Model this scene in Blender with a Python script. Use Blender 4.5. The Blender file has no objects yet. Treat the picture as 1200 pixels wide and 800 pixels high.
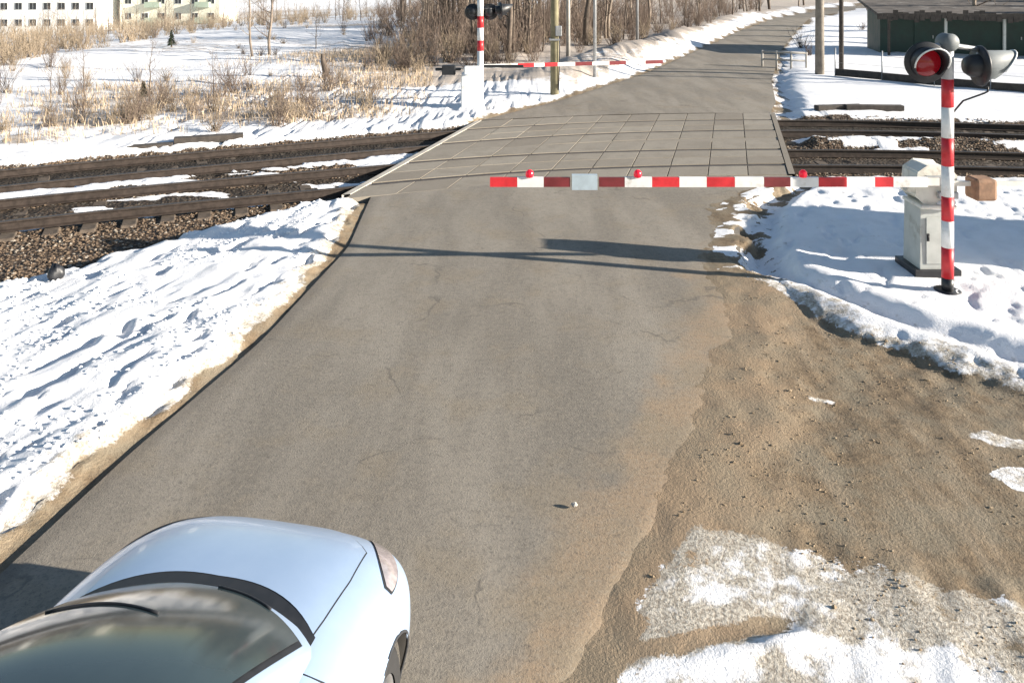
import bpy, math, random
import numpy as np
from mathutils import Vector, Matrix
R = math.radians
sc = bpy.context.scene
COL = sc.collection
rnd = random.Random(7)

# ------------------------------------------------------------------ helpers
class MB:
    def __init__(s): s.v=[]; s.f=[]; s.m=[]; s.sm=[]
    def quad(s, *idx, m=0, smooth=False): s.f.append(idx); s.m.append(m); s.sm.append(smooth)
    def box(s, c, d, rz=0, m=0, taper=1.0, rot=None):
        b=len(s.v); ca,sa=math.cos(rz),math.sin(rz)
        for k in (-1,1):
            t = taper if k>0 else 1
            for (i,j) in ((-1,-1),(1,-1),(1,1),(-1,1)):
                p=Vector((i*d[0]/2*t, j*d[1]/2*t, k*d[2]/2))
                if rot: p = rot @ p
                else: p=Vector((p.x*ca-p.y*sa, p.x*sa+p.y*ca, p.z))
                s.v.append((p.x+c[0],p.y+c[1],p.z+c[2]))
        for q in ((0,3,2,1),(4,5,6,7),(0,1,5,4),(1,2,6,5),(2,3,7,6),(3,0,4,7)):
            s.quad(*[b+i for i in q], m=m)
    def tube(s, pts, rad, n=8, m=0, cap=True, smooth=True):
        pts=[Vector(p) for p in pts]
        if not hasattr(rad,'__len__'): rad=[rad]*len(pts)
        b=len(s.v); up=None
        for i,p in enumerate(pts):
            t=(pts[min(i+1,len(pts)-1)]-pts[max(i-1,0)]).normalized()
            if up is None:
                up = Vector((0,0,1)) if abs(t.z)<.9 else Vector((1,0,0))
            a=t.cross(up)
            if a.length<1e-4: a=t.orthogonal()
            a.normalize(); c=t.cross(a).normalized(); up=-c if False else up
            for k in range(n):
                w=2*math.pi*k/n
                q=p+(a*math.cos(w)+c*math.sin(w))*rad[i]; s.v.append(tuple(q))
        for i in range(len(pts)-1):
            for k in range(n):
                s.quad(b+i*n+k, b+i*n+(k+1)%n, b+(i+1)*n+(k+1)%n, b+(i+1)*n+k, m=m, smooth=smooth)
        if cap:
            s.quad(*[b+k for k in range(n)][::-1], m=m); e=b+(len(pts)-1)*n
            s.quad(*[e+k for k in range(n)], m=m)
    def grid(s, P, m=0, smooth=True, closed=False):
        nu=len(P); nv=len(P[0]); b=len(s.v)
        for r in P: s.v.extend([tuple(q) for q in r])
        for i in range(nu-1):
            for j in range(nv if closed else nv-1):
                j2=(j+1)%nv
                s.quad(b+i*nv+j, b+i*nv+j2, b+(i+1)*nv+j2, b+(i+1)*nv+j, m=m, smooth=smooth)
    def lathe(s, o, ax, prof, n=24, m=0, smooth=True):
        ax=Vector(ax).normalized(); a=ax.orthogonal().normalized(); c=ax.cross(a); o=Vector(o)
        P=[]
        for (h,r) in prof:
            P.append([o+ax*h+(a*math.cos(2*math.pi*k/n)+c*math.sin(2*math.pi*k/n))*max(r,1e-4) for k in range(n)])
        s.grid(P, m=m, smooth=smooth, closed=True)
    def blob(s, c, r, n=10, m=0, seed=0, rough=.15):
        rr=random.Random(seed); P=[]
        for i in range(n+1):
            th=math.pi*i/n; row=[]
            for k in range(n*2):
                ph=2*math.pi*k/(n*2)
                q=1+rough*math.sin(3*ph+seed)*math.sin(2*th+seed*2)+rough*.5*rr.uniform(-1,1)*(0<i<n)
                row.append((c[0]+r[0]*q*math.sin(th)*math.cos(ph), c[1]+r[1]*q*math.sin(th)*math.sin(ph), c[2]+r[2]*q*math.cos(th)))
            P.append(row)
        s.grid(P, m=m, closed=True)
    def build(s, name, mats, parent=None, bevel=0, loc=None):
        me=bpy.data.meshes.new(name); me.from_pydata(s.v,[],s.f); 
        if not isinstance(mats,(list,tuple)): mats=[mats]
        for mt in mats: me.materials.append(mt)
        me.polygons.foreach_set('material_index', s.m); me.polygons.foreach_set('use_smooth', s.sm)
        me.update()
        o=bpy.data.objects.new(name, me); COL.objects.link(o)
        if parent: o.parent=parent
        if loc: o.location=loc
        if bevel:
            b=o.modifiers.new('bevel','BEVEL'); b.width=bevel; b.segments=2; b.limit_method='ANGLE'
        return o
def tag(o,label=None,cat=None,group=None,kind=None):
    if label: o['label']=label
    if cat: o['category']=cat
    if group: o['group']=group
    if kind: o['kind']=kind
    return o
def empty(name,loc,label,cat,rz=0,group=None):
    o=bpy.data.objects.new(name,None); COL.objects.link(o); o.location=loc; o.rotation_euler=(0,0,rz); o.empty_display_size=.2
    return tag(o,label,cat,group)
def copy_tree(o,parent=None):
    c=o.copy(); COL.objects.link(c)
    if parent: c.parent=parent
    for ch in list(o.children): copy_tree(ch,c)
    return c
def smooth(a,b,x):
    t=np.clip((x-a)/(b-a),0,1); return t*t*(3-2*t)
def PX(px,py,z=0.0):      # where a point of the photograph lies on level z (survey of the place)
    Y=(4-z)*900/(py+23); return ((px-600)/900*Y, Y)

# numpy noise
def vnoise(x,y,seed=0):
    xi=np.floor(x).astype(np.int64); yi=np.floor(y).astype(np.int64); fx=x-xi; fy=y-yi
    fx=fx*fx*fx*(fx*(fx*6-15)+10); fy=fy*fy*fy*(fy*(fy*6-15)+10)
    def h(a,b):
        n=(a*374761393+b*668265263+seed*1442695041)&0xffffffff
        n=((n^(n>>13))*1274126177)&0xffffffff
        return ((n^(n>>16))&0xffff)/65535.0
    return (h(xi,yi)*(1-fx)+h(xi+1,yi)*fx)*(1-fy)+(h(xi,yi+1)*(1-fx)+h(xi+1,yi+1)*fx)*fy
def fbm(x,y,o=4,seed=0,gain=.5):
    x=np.asarray(x,float); y=np.asarray(y,float)
    s=0;a=1;t=0
    for k in range(o):
        s=s+a*vnoise(x*2**k+17.3*k,y*2**k+5.1*k,seed+k); t+=a; a*=gain
    return s/t*2-1
def smoothed(xs,ys,lo,hi,n=2000,sig=25):
    X=np.linspace(lo,hi,n); Y=np.interp(X,xs,ys); k=np.exp(-.5*(np.arange(-4*sig,4*sig+1)/sig)**2); k/=k.sum()
    Yp=np.pad(Y,4*sig,mode='reflect',reflect_type='odd'); return X,np.convolve(Yp,k,'valid')

# ------------------------------------------------------------------ materials
def mat(name, fn):
    m=bpy.data.materials.new(name); m.use_nodes=True; nt=m.node_tree; nt.nodes.clear()
    out=nt.nodes.new('ShaderNodeOutputMaterial'); bs=nt.nodes.new('ShaderNodeBsdfPrincipled')
    nt.links.new(bs.outputs[0],out.inputs[0])
    fn(G(nt),bs); return m
class G:
    def __init__(s,nt): s.nt=nt
    def n(s,t,**kw):
        o=s.nt.nodes.new('ShaderNode'+t)
        for k,v in kw.items(): setattr(o,k,v)
        return o
    def l(s,a,b): s.nt.links.new(a,b)
    def setv(s,sock,v):
        if hasattr(v,'is_output') or isinstance(v,bpy.types.NodeSocket): s.l(v,sock)
        else: sock.default_value=v
    def pos(s): return s.n('NewGeometry').outputs['Position']
    def obj(s): return s.n('TexCoord').outputs['Object']
    def attr(s,a): return s.n('Attribute',attribute_name=a).outputs['Fac']
    def noise(s,vec,scale,detail=4,rough=.55,dist=0):
        o=s.n('TexNoise'); s.l(vec,o.inputs['Vector']); o.inputs['Scale'].default_value=scale; o.inputs['Detail'].default_value=detail
        o.inputs['Roughness'].default_value=rough; o.inputs['Distortion'].default_value=dist; return o.outputs['Fac']
    def vor(s,vec,scale,feature='F1',out='Distance'):
        o=s.n('TexVoronoi',feature=feature); s.l(vec,o.inputs['Vector']); o.inputs['Scale'].default_value=scale; return o.outputs[out]
    def scale(s,vec,sv,rz=0):
        o=s.n('Mapping'); s.l(vec,o.inputs['Vector']); o.inputs['Scale'].default_value=sv; o.inputs['Rotation'].default_value=(0,0,rz); return o.outputs[0]
    def math(s,op,a,b=0.0,c=None,clamp=False):
        o=s.n('Math',operation=op,use_clamp=clamp); s.setv(o.inputs[0],a); s.setv(o.inputs[1],b)
        if c is not None: s.setv(o.inputs[2],c)
        return o.outputs[0]
    def step(s,x,lo,hi):
        o=s.n('MapRange',interpolation_type='SMOOTHSTEP'); s.setv(o.inputs[0],x); s.setv(o.inputs[1],lo); s.setv(o.inputs[2],hi); return o.outputs[0]
    def rng(s,x,a,b,c,d):
        o=s.n('MapRange'); s.setv(o.inputs[0],x)
        for i,v in enumerate((a,b,c,d)): s.setv(o.inputs[i+1],v)
        return o.outputs[0]
    def mix(s,f,a,b,mode='MIX'):
        o=s.n('Mix',data_type='RGBA',blend_type=mode); s.setv(o.inputs[0],f)
        for i,v in ((6,a),(7,b)):
            if isinstance(v,tuple): v=(*v,1) if len(v)==3 else v
            s.setv(o.inputs[i],v)
        return o.outputs[2]
    def bump(s,h,bs,strength=.5,dist=.01):
        o=s.n('Bump'); s.l(h,o.inputs['Height']); o.inputs['Strength'].default_value=strength; o.inputs['Distance'].default_value=dist
        s.l(o.outputs[0],bs.inputs['Normal'])
def simple(name,col,rough=.6,metal=0,var=.12,scale=6,dirt=None,coat=0,bump=0,emit=None):
    def fn(g,bs):
        p=g.obj(); n=g.noise(p,scale,5,.6)
        a=tuple(c*(1-var) for c in col); b=tuple(min(1,c*(1+var)) for c in col)
        c=g.mix(g.step(n,.3,.7),a,b)
        if dirt:
            d=g.step(g.noise(p,scale*.6,6,.7),.52,.72); c=g.mix(d,c,dirt)
        g.l(c,bs.inputs['Base Color']); bs.inputs['Metallic'].default_value=metal
        g.l(g.rng(n,.2,.8,max(0,rough-.1),min(1,rough+.1)),bs.inputs['Roughness'])
        bs.inputs['Coat Weight'].default_value=coat; bs.inputs['Coat Roughness'].default_value=.04
        if bump: g.bump(g.noise(p,scale*6,4),bs,bump,.01)
        if emit: bs.inputs['Emission Color'].default_value=(*emit[0],1); bs.inputs['Emission Strength'].default_value=emit[1]
    return mat(name,fn)

def ground_fn(g,bs):
    p=g.pos()
    dirt=g.attr('dirt'); grav=g.attr('gravel'); mud=g.attr('mud'); grass=g.attr('grass')
    n1=g.noise(p,2.2,6,.65); n2=g.noise(p,9,6,.68); n3=g.noise(p,38,4,.6); n4=g.noise(p,120,3,.6)
    # snow
    snow=g.mix(g.step(n1,.35,.7),(.84,.84,.85),(.76,.76,.77))
    snow=g.mix(g.math('MULTIPLY',g.step(n3,.58,.75),.25),snow,(.52,.50,.47))
    # grubby snow
    grub=g.mix(g.step(n3,.35,.65),(.27,.235,.19),(.52,.48,.41))
    mk=g.math('ADD',mud,g.math('MULTIPLY',g.math('SUBTRACT',n2,.5),1.3))
    snow=g.mix(g.step(mk,.36,.72),snow,grub)
    # soil
    soil=g.mix(g.step(n2,.3,.7),(.125,.09,.056),(.245,.18,.112))
    soil=g.mix(g.step(n1,.4,.65),soil,(.205,.172,.122))
    soil=g.mix(g.math('MULTIPLY',g.step(n3,.55,.68),.55),soil,(.085,.064,.045))
    soil=g.mix(g.math('MULTIPLY',g.step(n4,.6,.72),.5),soil,(.36,.28,.18))
    rt_=g.noise(g.scale(p,(3.6,.5,1),R(38)),1.2,5,.65)
    soil=g.mix(g.math('MULTIPLY',g.step(rt_,.45,.7),.55),soil,(.30,.245,.175)); soil=g.mix(g.math('MULTIPLY',g.step(rt_,.48,.3),.5),soil,(.095,.072,.05))
    dn1=g.noise(p,1.3,5,.6); dcol=g.mix(g.step(dn1,.4,.6),(.31,.225,.145),(.26,.205,.14)); soil=g.mix(g.math('MULTIPLY',g.attr('spill'),.85),soil,dcol)
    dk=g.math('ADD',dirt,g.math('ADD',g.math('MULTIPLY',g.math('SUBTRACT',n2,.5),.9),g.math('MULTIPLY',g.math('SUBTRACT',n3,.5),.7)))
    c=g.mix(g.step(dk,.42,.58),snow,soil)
    # gravel
    vc=g.n('TexVoronoi'); g.l(p,vc.inputs['Vector']); vc.inputs['Scale'].default_value=17
    sep=g.n('SeparateColor'); g.l(vc.outputs['Color'],sep.inputs[0])
    gr=g.mix(sep.outputs[0],(.065,.045,.03),(.19,.13,.085))
    gr=g.mix(g.step(sep.outputs[1],.75,.8),gr,(.24,.21,.17))
    gr=g.mix(g.step(vc.outputs['Distance'],.35,.6),gr,(.05,.035,.024))
    gr=g.mix(g.math('MULTIPLY',g.attr('oil'),.8),gr,(.022,.02,.017))
    gk=g.math('ADD',grav,g.math('ADD',g.math('MULTIPLY',g.math('SUBTRACT',n2,.5),.8),g.math('MULTIPLY',g.math('SUBTRACT',n3,.5),.6)))
    gf=g.step(gk,.45,.55); c=g.mix(gf,c,gr)
    # dry grass litter
    gs=g.mix(g.step(n3,.35,.65),(.24,.17,.11),(.42,.33,.23))
    hk=g.math('ADD',grass,g.math('ADD',g.math('MULTIPLY',g.math('SUBTRACT',n2,.5),.9),g.math('MULTIPLY',g.math('SUBTRACT',n1,.5),1.2)))
    c=g.mix(g.math('MULTIPLY',g.step(hk,.45,.8),.75),c,gs)
    g.l(c,bs.inputs['Base Color']); bs.inputs['Roughness'].default_value=.75
    bs.inputs['Specular IOR Level'].default_value=.25
    h=g.math('ADD',g.math('MULTIPLY',n3,.6),g.math('ADD',g.math('MULTIPLY',n4,.35),g.math('MULTIPLY',g.math('MULTIPLY',vc.outputs['Distance'],gf),-1.6)))
    g.bump(h,bs,.7,.03)
M_ground=mat('snow_and_soil',ground_fn)

def road_fn(g,bs):
    p=g.pos(); dust=g.attr('dust'); edge_line=g.attr('edge_line')
    st=g.scale(p,(1.0,.22,1),R(-14))
    n0=g.noise(st,1.1,5,.6,.3); n1=g.noise(p,1.3,5,.6); n2=g.noise(p,7,5,.6); n3=g.noise(p,55,4,.65); n4=g.noise(p,170,2,.6)
    c=g.mix(g.step(n0,.35,.68),(.19,.168,.138),(.275,.245,.202))
    c=g.mix(g.math('MULTIPLY',g.step(n1,.48,.7),.55),c,(.235,.192,.135))
    c=g.mix(g.math('MULTIPLY',g.step(n2,.5,.75),.30),c,(.15,.135,.115))
    dk=g.math('ADD',dust,g.math('MULTIPLY',g.math('SUBTRACT',n2,.5),.55))
    dcol=g.mix(g.step(n1,.4,.6),(.31,.225,.145),(.26,.205,.14))
    c=g.mix(g.math('MULTIPLY',g.step(dk,.25,1.0),.9),c,dcol)
    n5=g.noise(p,24,4,.65)
    c=g.mix(g.math('MULTIPLY',g.step(n5,.5,.66),.35),c,(.30,.262,.205)); c=g.mix(g.math('MULTIPLY',g.step(n5,.48,.34),.35),c,(.11,.096,.08))
    c=g.mix(g.math('MULTIPLY',g.step(n3,.54,.68),.5),c,(.08,.07,.06))
    c=g.mix(g.math('MULTIPLY',g.step(n4,.58,.7),.45),c,(.33,.30,.26))
    # cracks
    wv=g.n('VectorMath',operation='ADD'); g.l(p,wv.inputs[0]); nn=g.n('TexNoise'); g.l(p,nn.inputs['Vector']); nn.inputs['Scale'].default_value=1.6; nn.inputs['Detail'].default_value=5
    sc_=g.n('VectorMath',operation='SCALE'); g.l(nn.outputs['Color'],sc_.inputs[0]); sc_.inputs['Scale'].default_value=.9; g.l(sc_.outputs[0],wv.inputs[1])
    v=g.vor(wv.outputs[0],.42,'DISTANCE_TO_EDGE')
    ck=g.math('MULTIPLY',g.math('SUBTRACT',1,g.step(v,.0,.012)),g.step(n1,.48,.6))
    c=g.mix(g.math('MULTIPLY',ck,.6),c,(.10,.09,.08))
    c=g.mix(g.math('MULTIPLY',edge_line,.55),c,(.075,.066,.058))
    g.l(c,bs.inputs['Base Color']); g.l(g.rng(n2,.3,.7,.7,.9),bs.inputs['Roughness']); bs.inputs['Specular IOR Level'].default_value=.3
    g.bump(g.math('ADD',n3,g.math('MULTIPLY',n4,.6)),bs,.55,.008)
M_road=mat('worn_asphalt',road_fn)
def slab_fn(g,bs):
    p=g.pos(); n1=g.noise(p,1.8,5,.65); n2=g.noise(p,14,5,.6); n3=g.noise(p,70,3)
    o=g.n('ObjectInfo').outputs['Random']
    c=g.mix(o,(.19,.164,.130),(.25,.222,.18)); c=g.mix(g.math('MULTIPLY',g.step(n1,.45,.7),.6),c,(.175,.15,.115))
    c=g.mix(g.math('MULTIPLY',g.step(n2,.55,.75),.5),c,(.12,.10,.08)); c=g.mix(g.math('MULTIPLY',g.step(n3,.55,.7),.3),c,(.40,.37,.33))
    g.l(c,bs.inputs['Base Color']); bs.inputs['Roughness'].default_value=.85; g.bump(n3,bs,.4,.006)
M_slab=mat('dusty_concrete',slab_fn)
M_edge=simple('pale_concrete',(.40,.37,.32),.85,0,.15,3)
M_rust=simple('rail_steel',(.042,.031,.025),.65,.3,.3,9)
M_railtop=simple('rail_head',(.10,.085,.075),.5,.6,.25,4)
M_sleeper=simple('sleeper_concrete',(.085,.065,.048),.9,0,.4,5,dirt=(.035,.026,.02),bump=.4)
M_timber=simple('old_timber',(.05,.042,.036),.9,0,.35,6,bump=.5)
M_white=simple('white_enamel',(.74,.74,.73),.45,0,.07,5,dirt=(.50,.47,.42))
M_red=simple('red_enamel',(.55,.022,.03),.45,0,.18,5)
M_darkred=simple('dull_red_enamel',(.16,.018,.022),.5,0,.2,5)
M_greymetal=simple('galvanised',(.36,.37,.38),.45,.5,.15,8)
M_greypaint=simple('grey_paint',(.40,.42,.40),.5,0,.1,5,dirt=(.25,.25,.22))
M_cream=simple('cream_housing',(.66,.64,.57),.5,0,.08,6,dirt=(.42,.38,.32))
M_black=simple('black_paint',(.016,.017,.02),.45,0,.25,8)
M_bluegrey=simple('blue_grey_plate',(.42,.50,.56),.45,.2,.1,6)
M_brown=simple('brown_weight',(.24,.14,.085),.8,0,.25,9)
M_lens=simple('red_lens',(.075,.002,.005),.12,0,.1,9,emit=((1,.02,.04),.035))
M_visor=simple('visor_grey',(.13,.145,.15),.6,0,.15,9)
M_rim_light=simple('visor_rim',(.62,.63,.62),.5,0,.05,9)
M_armlamp=simple('arm_lamp',(.65,.012,.03),.2,0,.05,9,emit=((1,.02,.05),.12))
M_snow=simple('snow_cap',(.83,.84,.86),.7,0,.05,12,bump=.5)
M_bark=simple('bark',(.12,.093,.072),.9,0,.35,3,bump=.5)
M_barkpale=simple('bark_pale',(.21,.17,.135),.9,0,.35,3,bump=.4)
M_twig=simple('twigs',(.135,.10,.078),.9,0,.3,2)
M_twigpale=simple('pale_twigs',(.26,.205,.145),.9,0,.3,2)
M_twigred=simple('dark_twigs',(.065,.047,.038),.9,0,.3,2)
M_grass=simple('dry_grass',(.40,.31,.21),.85,0,.35,.6)
M_needle=simple('needles',(.035,.05,.026),.8,0,.35,4)
M_polewood=simple('pole_wood',(.20,.18,.11),.9,0,.25,3,dirt=(.11,.095,.065),bump=.4)
M_conc=simple('pole_concrete',(.36,.34,.31),.85,0,.15,4)
M_conc_dark=simple('weathered_pole',(.21,.185,.155),.9,0,.25,3,bump=.3)
M_green=simple('green_wall',(.011,.037,.029),.55,0,.25,2)
M_roofgrey=simple('weathered_roof',(.085,.072,.062),.9,0,.35,1.6,dirt=(.20,.185,.17),bump=.5)
M_facade=simple('white_facade',(.66,.66,.64),.8,0,.06,.35)
M_facadeb=simple('cream_facade',(.56,.55,.46),.8,0,.08,.35)
M_panelgreen=simple('green_balcony',(.30,.36,.29),.7,0,.1,.5)
M_wframe=simple('window_frame',(.6,.6,.58),.5,0,.05,2)
def glass_fn(g,bs):
    bs.inputs['Base Color'].default_value=(.025,.03,.035,1); bs.inputs['Roughness'].default_value=.06; bs.inputs['Specular IOR Level'].default_value=.6
M_pane=mat('dark_glass',glass_fn)
def carglass_fn(g,bs):
    n=g.noise(g.obj(),7,4,.6)
    g.l(g.mix(n,(.025,.038,.044),(.036,.052,.058)),bs.inputs['Base Color']); bs.inputs['Roughness'].default_value=.10; bs.inputs['Specular IOR Level'].default_value=.5
M_carglass=mat('tinted_glass',carglass_fn)
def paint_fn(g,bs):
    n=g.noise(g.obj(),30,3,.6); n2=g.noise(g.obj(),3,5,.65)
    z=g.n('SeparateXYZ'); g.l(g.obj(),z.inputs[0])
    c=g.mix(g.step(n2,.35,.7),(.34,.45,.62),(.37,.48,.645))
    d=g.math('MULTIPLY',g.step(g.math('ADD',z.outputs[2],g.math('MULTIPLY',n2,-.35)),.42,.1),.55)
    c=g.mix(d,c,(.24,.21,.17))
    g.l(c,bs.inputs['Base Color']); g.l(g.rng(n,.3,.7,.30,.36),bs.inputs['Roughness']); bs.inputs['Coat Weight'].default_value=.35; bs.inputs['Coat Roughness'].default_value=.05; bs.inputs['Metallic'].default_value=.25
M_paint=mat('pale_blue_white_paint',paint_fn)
M_gap=simple('panel_gap',(.02,.022,.026),.7)
M_plastic=simple('black_plastic',(.014,.015,.018),.55,0,.2,20)
M_lampglass=simple('headlight_glass',(.33,.29,.30),.12,.2,.25,14,coat=.8)
M_tyre=simple('tyre',(.016,.016,.017),.85,0,.25,20)
M_rim=simple('rim',(.42,.43,.45),.35,.8,.08,10)

# ------------------------------------------------------------------ layout of road and tracks (surveyed plan, metres)
LE=[(-3.9,2),(-3.62,4.2),(-3.45,5.17),(-3.24,6.47),(-2.78,8.51),(-2.45,11.5),(-2.62,14.4),(-2.5,16.0),(-.93,21.9),(.4,23.8),(1.4,25.2),(5.9,33.3),(10.4,43.4),(18.6,62),(27.1,80),(42,105),(75,150)]
RE=[(-.2,2),(.44,4.37),(1.3,5.78),(2.65,8.5),(3.3,11.1),(4.05,13.7),(5.62,15.3),(7.95,23.6),(8.6,25),(10.3,30.5),(15.2,43.4),(23,62),(31,80),(46,104),(79,148)]
yy,xlv=smoothed([b for a,b in LE],[a for a,b in LE],2,148,6000,9)
_,xrv=smoothed([b for a,b in RE],[a for a,b in RE],2,148,6000,9)
XL=lambda y: np.interp(y,yy,xlv)
XR=lambda y: np.interp(y,yy,xrv)
nx,nyv=smoothed([-60,-30,-14,-8.9,-3.44,0,3.6,7.75,11.4,20,60],[-20,1.2,10.55,13.5,15.6,16.85,17.35,17.45,17.15,15.9,7],-60,60,4000,50)
fx_,fyv=smoothed([-60,-30,-14,-10.2,-4.1,-1.4,2.3,5.5,9.5,13.5,22,60],[-17,3.8,13.4,15.75,18.55,19.75,20.85,21.2,21.3,20.6,19,10],-60,60,4000,50)
YN=lambda x: np.interp(x,nx,nyv)
YF=lambda x: np.interp(x,fx_,fyv)
def slope(fn,x): return (fn(x+.1)-fn(x-.1))/.2
DIRT=[(3.0,10.6),(3.36,9.9),(3.65,9.1),(4.2,8.15),(5.0,7.45),(8,5.5),(14,2.6),(20,0),(20,-3),(14,0),(8,2.8),(3.3,4.85),(2.85,5.1),(2.4,5.33),(1.7,5.5),(1.3,5.5),(.9,4.9),(.45,4.3),(.1,4.5),(.8,5.9),(2.1,8.6),(2.75,10.6)]
def sdf(poly,x,y):
    d=np.full(x.shape,1e9); s=np.ones(x.shape)
    n=len(poly)
    for i in range(n):
        ax,ay=poly[i]; bx,by=poly[i-1]
        ex,ey=bx-ax,by-ay; wx,wy=x-ax,y-ay
        t=np.clip((wx*ex+wy*ey)/(ex*ex+ey*ey),0,1)
        d=np.minimum(d,(wx-ex*t)**2+(wy-ey*t)**2)
        c1=y>=ay; c2=y<by; c3=ex*wy>ey*wx
        s=np.where((c1&c2&c3)|(~c1&~c2&~c3),-s,s)
    return s*np.sqrt(d)

def terrain(x,y):
    """height plus the plan masks (bare soil with painted ditch and trench shade, gravel, grubby snow, dry grass)"""
    xl=XL(np.clip(y,2,148)); xr=XR(np.clip(y,2,148))
    dl=xl-x; er=x-xr
    inroad=(np.minimum(-dl,-er)); # positive inside road
    sn=slope(YN,x); d1=(y-YN(x))/np.sqrt(1+sn**2)
    sf=slope(YF,x); d2=(y-YF(x))/np.sqrt(1+sf**2)
    ns=fbm(x*.9,y*.9,4,3); nf=fbm(x*5,y*5,3,11); nl=fbm(x*.12,y*.12,4,21); nm=fbm(x*2.2,y*2.2,4,31)
    # anisotropic snow drift running along the road
    u=(x*.30+y*.95); v=(x*.95-y*.30)
    drift=fbm(u*1.1+nm*.5,v*3.6,3,41)
    pit=fbm(u*2.6,v*5.5,2,55)
    far=smooth(24,40,np.hypot(x,y)); rt=1-.65*smooth(0,1.,x)-.25*smooth(0,1.,x)*(y<6.8)
    h=(.05+.04*ns+.045*drift*(1-far)*rt-.085*smooth(.2,.65,pit)*(1-far)*rt+.016*nf*(1-far)*rt)
    # bank beside the road, left
    near=1-smooth(22,27,y)
    h=h+near*(.05*smooth(.1,.5,dl+.1*nm)*(1-smooth(.9,3.0,dl)))
    dirt=np.zeros_like(x); grav=np.zeros_like(x); mud=np.zeros_like(x); grass=np.zeros_like(x)
    # dirty strip along the left edge of the asphalt
    wl=.05+.12*smooth(8,4.5,y)
    le=np.where(dl>-.3,1-smooth(wl,wl+.25,dl+.12*nm),0); dirt=np.maximum(dirt,le)
    mud=np.maximum(mud,np.where(dl>-.3,.75*(1-smooth(wl,wl+.75,dl+.15*nm)),0)*near)
    h=np.where(dl>-.3,h*(smooth(wl-.1,wl+.3,dl+.06*nm))-.035*(1-smooth(wl-.1,wl+.3,dl)),h)
    # right-hand bank and ditch, then dirt side road
    rb=smooth(.45,.9,er+.22*nm)
    hr=h*rb+(-.15)*(1-rb)*smooth(9.9,10.8,y)
    h=np.where(er>-.4,hr,h)
    ditch_soil_shade=np.where(er>-.4,(1-smooth(.35,.65,er+.35*nm))*(.72+.7*fbm(x*3,y*6,3,15)),0)*smooth(9.8,10.6,y)*(1-smooth(25,30,y)*.4)  # bare soil in the ditch, strengthened to paint in its shade
    dirt=np.clip(np.maximum(dirt,ditch_soil_shade),0,1)
    # rut curving round the corner of the bank
    RUT=[(3.75,13.2),(3.62,11.8),(3.7,10.7),(4.05,9.9),(4.55,9.0),(5.4,8.1),(7.0,6.9)]
    rd=np.full(x.shape,9.)
    for i in range(len(RUT)-1):
        ax,ay=RUT[i]; bx,by=RUT[i+1]; ex,ey=bx-ax,by-ay
        t=np.clip(((x-ax)*ex+(y-ay)*ey)/(ex*ex+ey*ey),0,1); rd=np.minimum(rd,np.hypot(x-ax-ex*t,y-ay-ey*t))
    h=h+(.055*np.exp(-((rd-.35)/.2)**2)*(x>3.6)-.08*np.exp(-(rd/.17)**2))*(er>-.1)
    mud=np.maximum(mud,.35*np.exp(-(rd/.3)**2))
    sd=sdf(DIRT,x,y)+.16*nm+.1*ns
    k=1-smooth(-.12,.16,sd)
    ruts=fbm((x*.62-y*.78)*2.6,(x*.78+y*.62)*.35,3,77)
    hd=.0+.028*ruts+.012*nf+.02*ns-.03
    h=h*(1-k)+hd*k
    dirt=np.maximum(dirt,k)
    # leftover snow in the side road's ruts
    for (ax,ay,bx,by,w) in ((4.2,6.75,9,3.9,.13),(4.05,6.2,9,3.3,.16),(2.95,7.35,3.35,7.2,.1)):
        ex,ey=bx-ax,by-ay; t=np.clip(((x-ax)*ex+(y-ay)*ey)/(ex*ex+ey*ey),0,1); q=np.hypot(x-ax-ex*t,(y-ay-ey*t)*1.3)+.17*nm+.11*nf+.05
        kk=(1-smooth(w*.4,w*1.3,q)); dirt=dirt*(1-.85*kk); mud=np.maximum(mud,.5*kk); h=h+.012*kk
    # heap at the lower right: grubby towards the track, cleaner towards the camera
    wq=smooth(7.2,6.2,y)*smooth(-.2,.3,er); h=h*(1-.75*wq)
    hb=(er>0.05)&(y<6.6)&(sd>-.2)
    tt=smooth(0.,1.3,sd)
    mud=np.where(hb&(y<6.2)&(x<14),np.maximum(mud,.80-.48*tt),mud)
    dirt=np.where(hb,np.maximum(dirt,.40*(1-smooth(.0,.75,sd+.3*nm))),dirt)
    h=np.where(hb,h+.035*smooth(.0,1.6,sd)+.012*nf+.014*fbm((x*.35+y*.94)*1.2,(x*.94-y*.35)*7,3,66),h)
    tx,ty=.95,.22; q_=(x-.44)*(-ty)+(y-4.43)*tx; al=(x-.44)*tx+(y-4.43)*ty
    we=smooth(-.1,.15,al)*(1-smooth(1.15,1.5,al))
    h=h+we*(.075*np.exp(-((q_+.09+.03*nm)/.07)**2)-.05*np.exp(-((q_-.05)/.09)**2)); mud=np.where(hb,mud*(1-.8*we*np.exp(-((q_+.10)/.08)**2)),mud); dirt=np.where(hb,np.maximum(dirt,.8*we*np.exp(-((q_-.06)/.08)**2)),dirt)  # soil colour along the trench paints in its shadow
    patch=fbm(x*3.2,y*3.6,4,88); mud=np.where(hb,mud+.55*patch*(1-smooth(.6,2.2,sd))+.30*np.maximum(fbm((x*.35+y*.94)*1.2,(x*.94-y*.35)*9,3,67),0),mud); dirt=np.where(hb,dirt+.42*np.maximum(fbm(x*4,y*4,4,89),0)*(1-smooth(.2,1.2,sd)),dirt)
    # mottled snow near the upper edge of the side road
    up=(er>-.2)&(y>6.5)&(y<11.2)
    mud=np.where(up,np.maximum(mud,.62*(1-smooth(.05,.9,sd+.3*nm))),mud)
    # tracks
    b1=np.abs(d1); b2=np.abs(d2)
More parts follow.
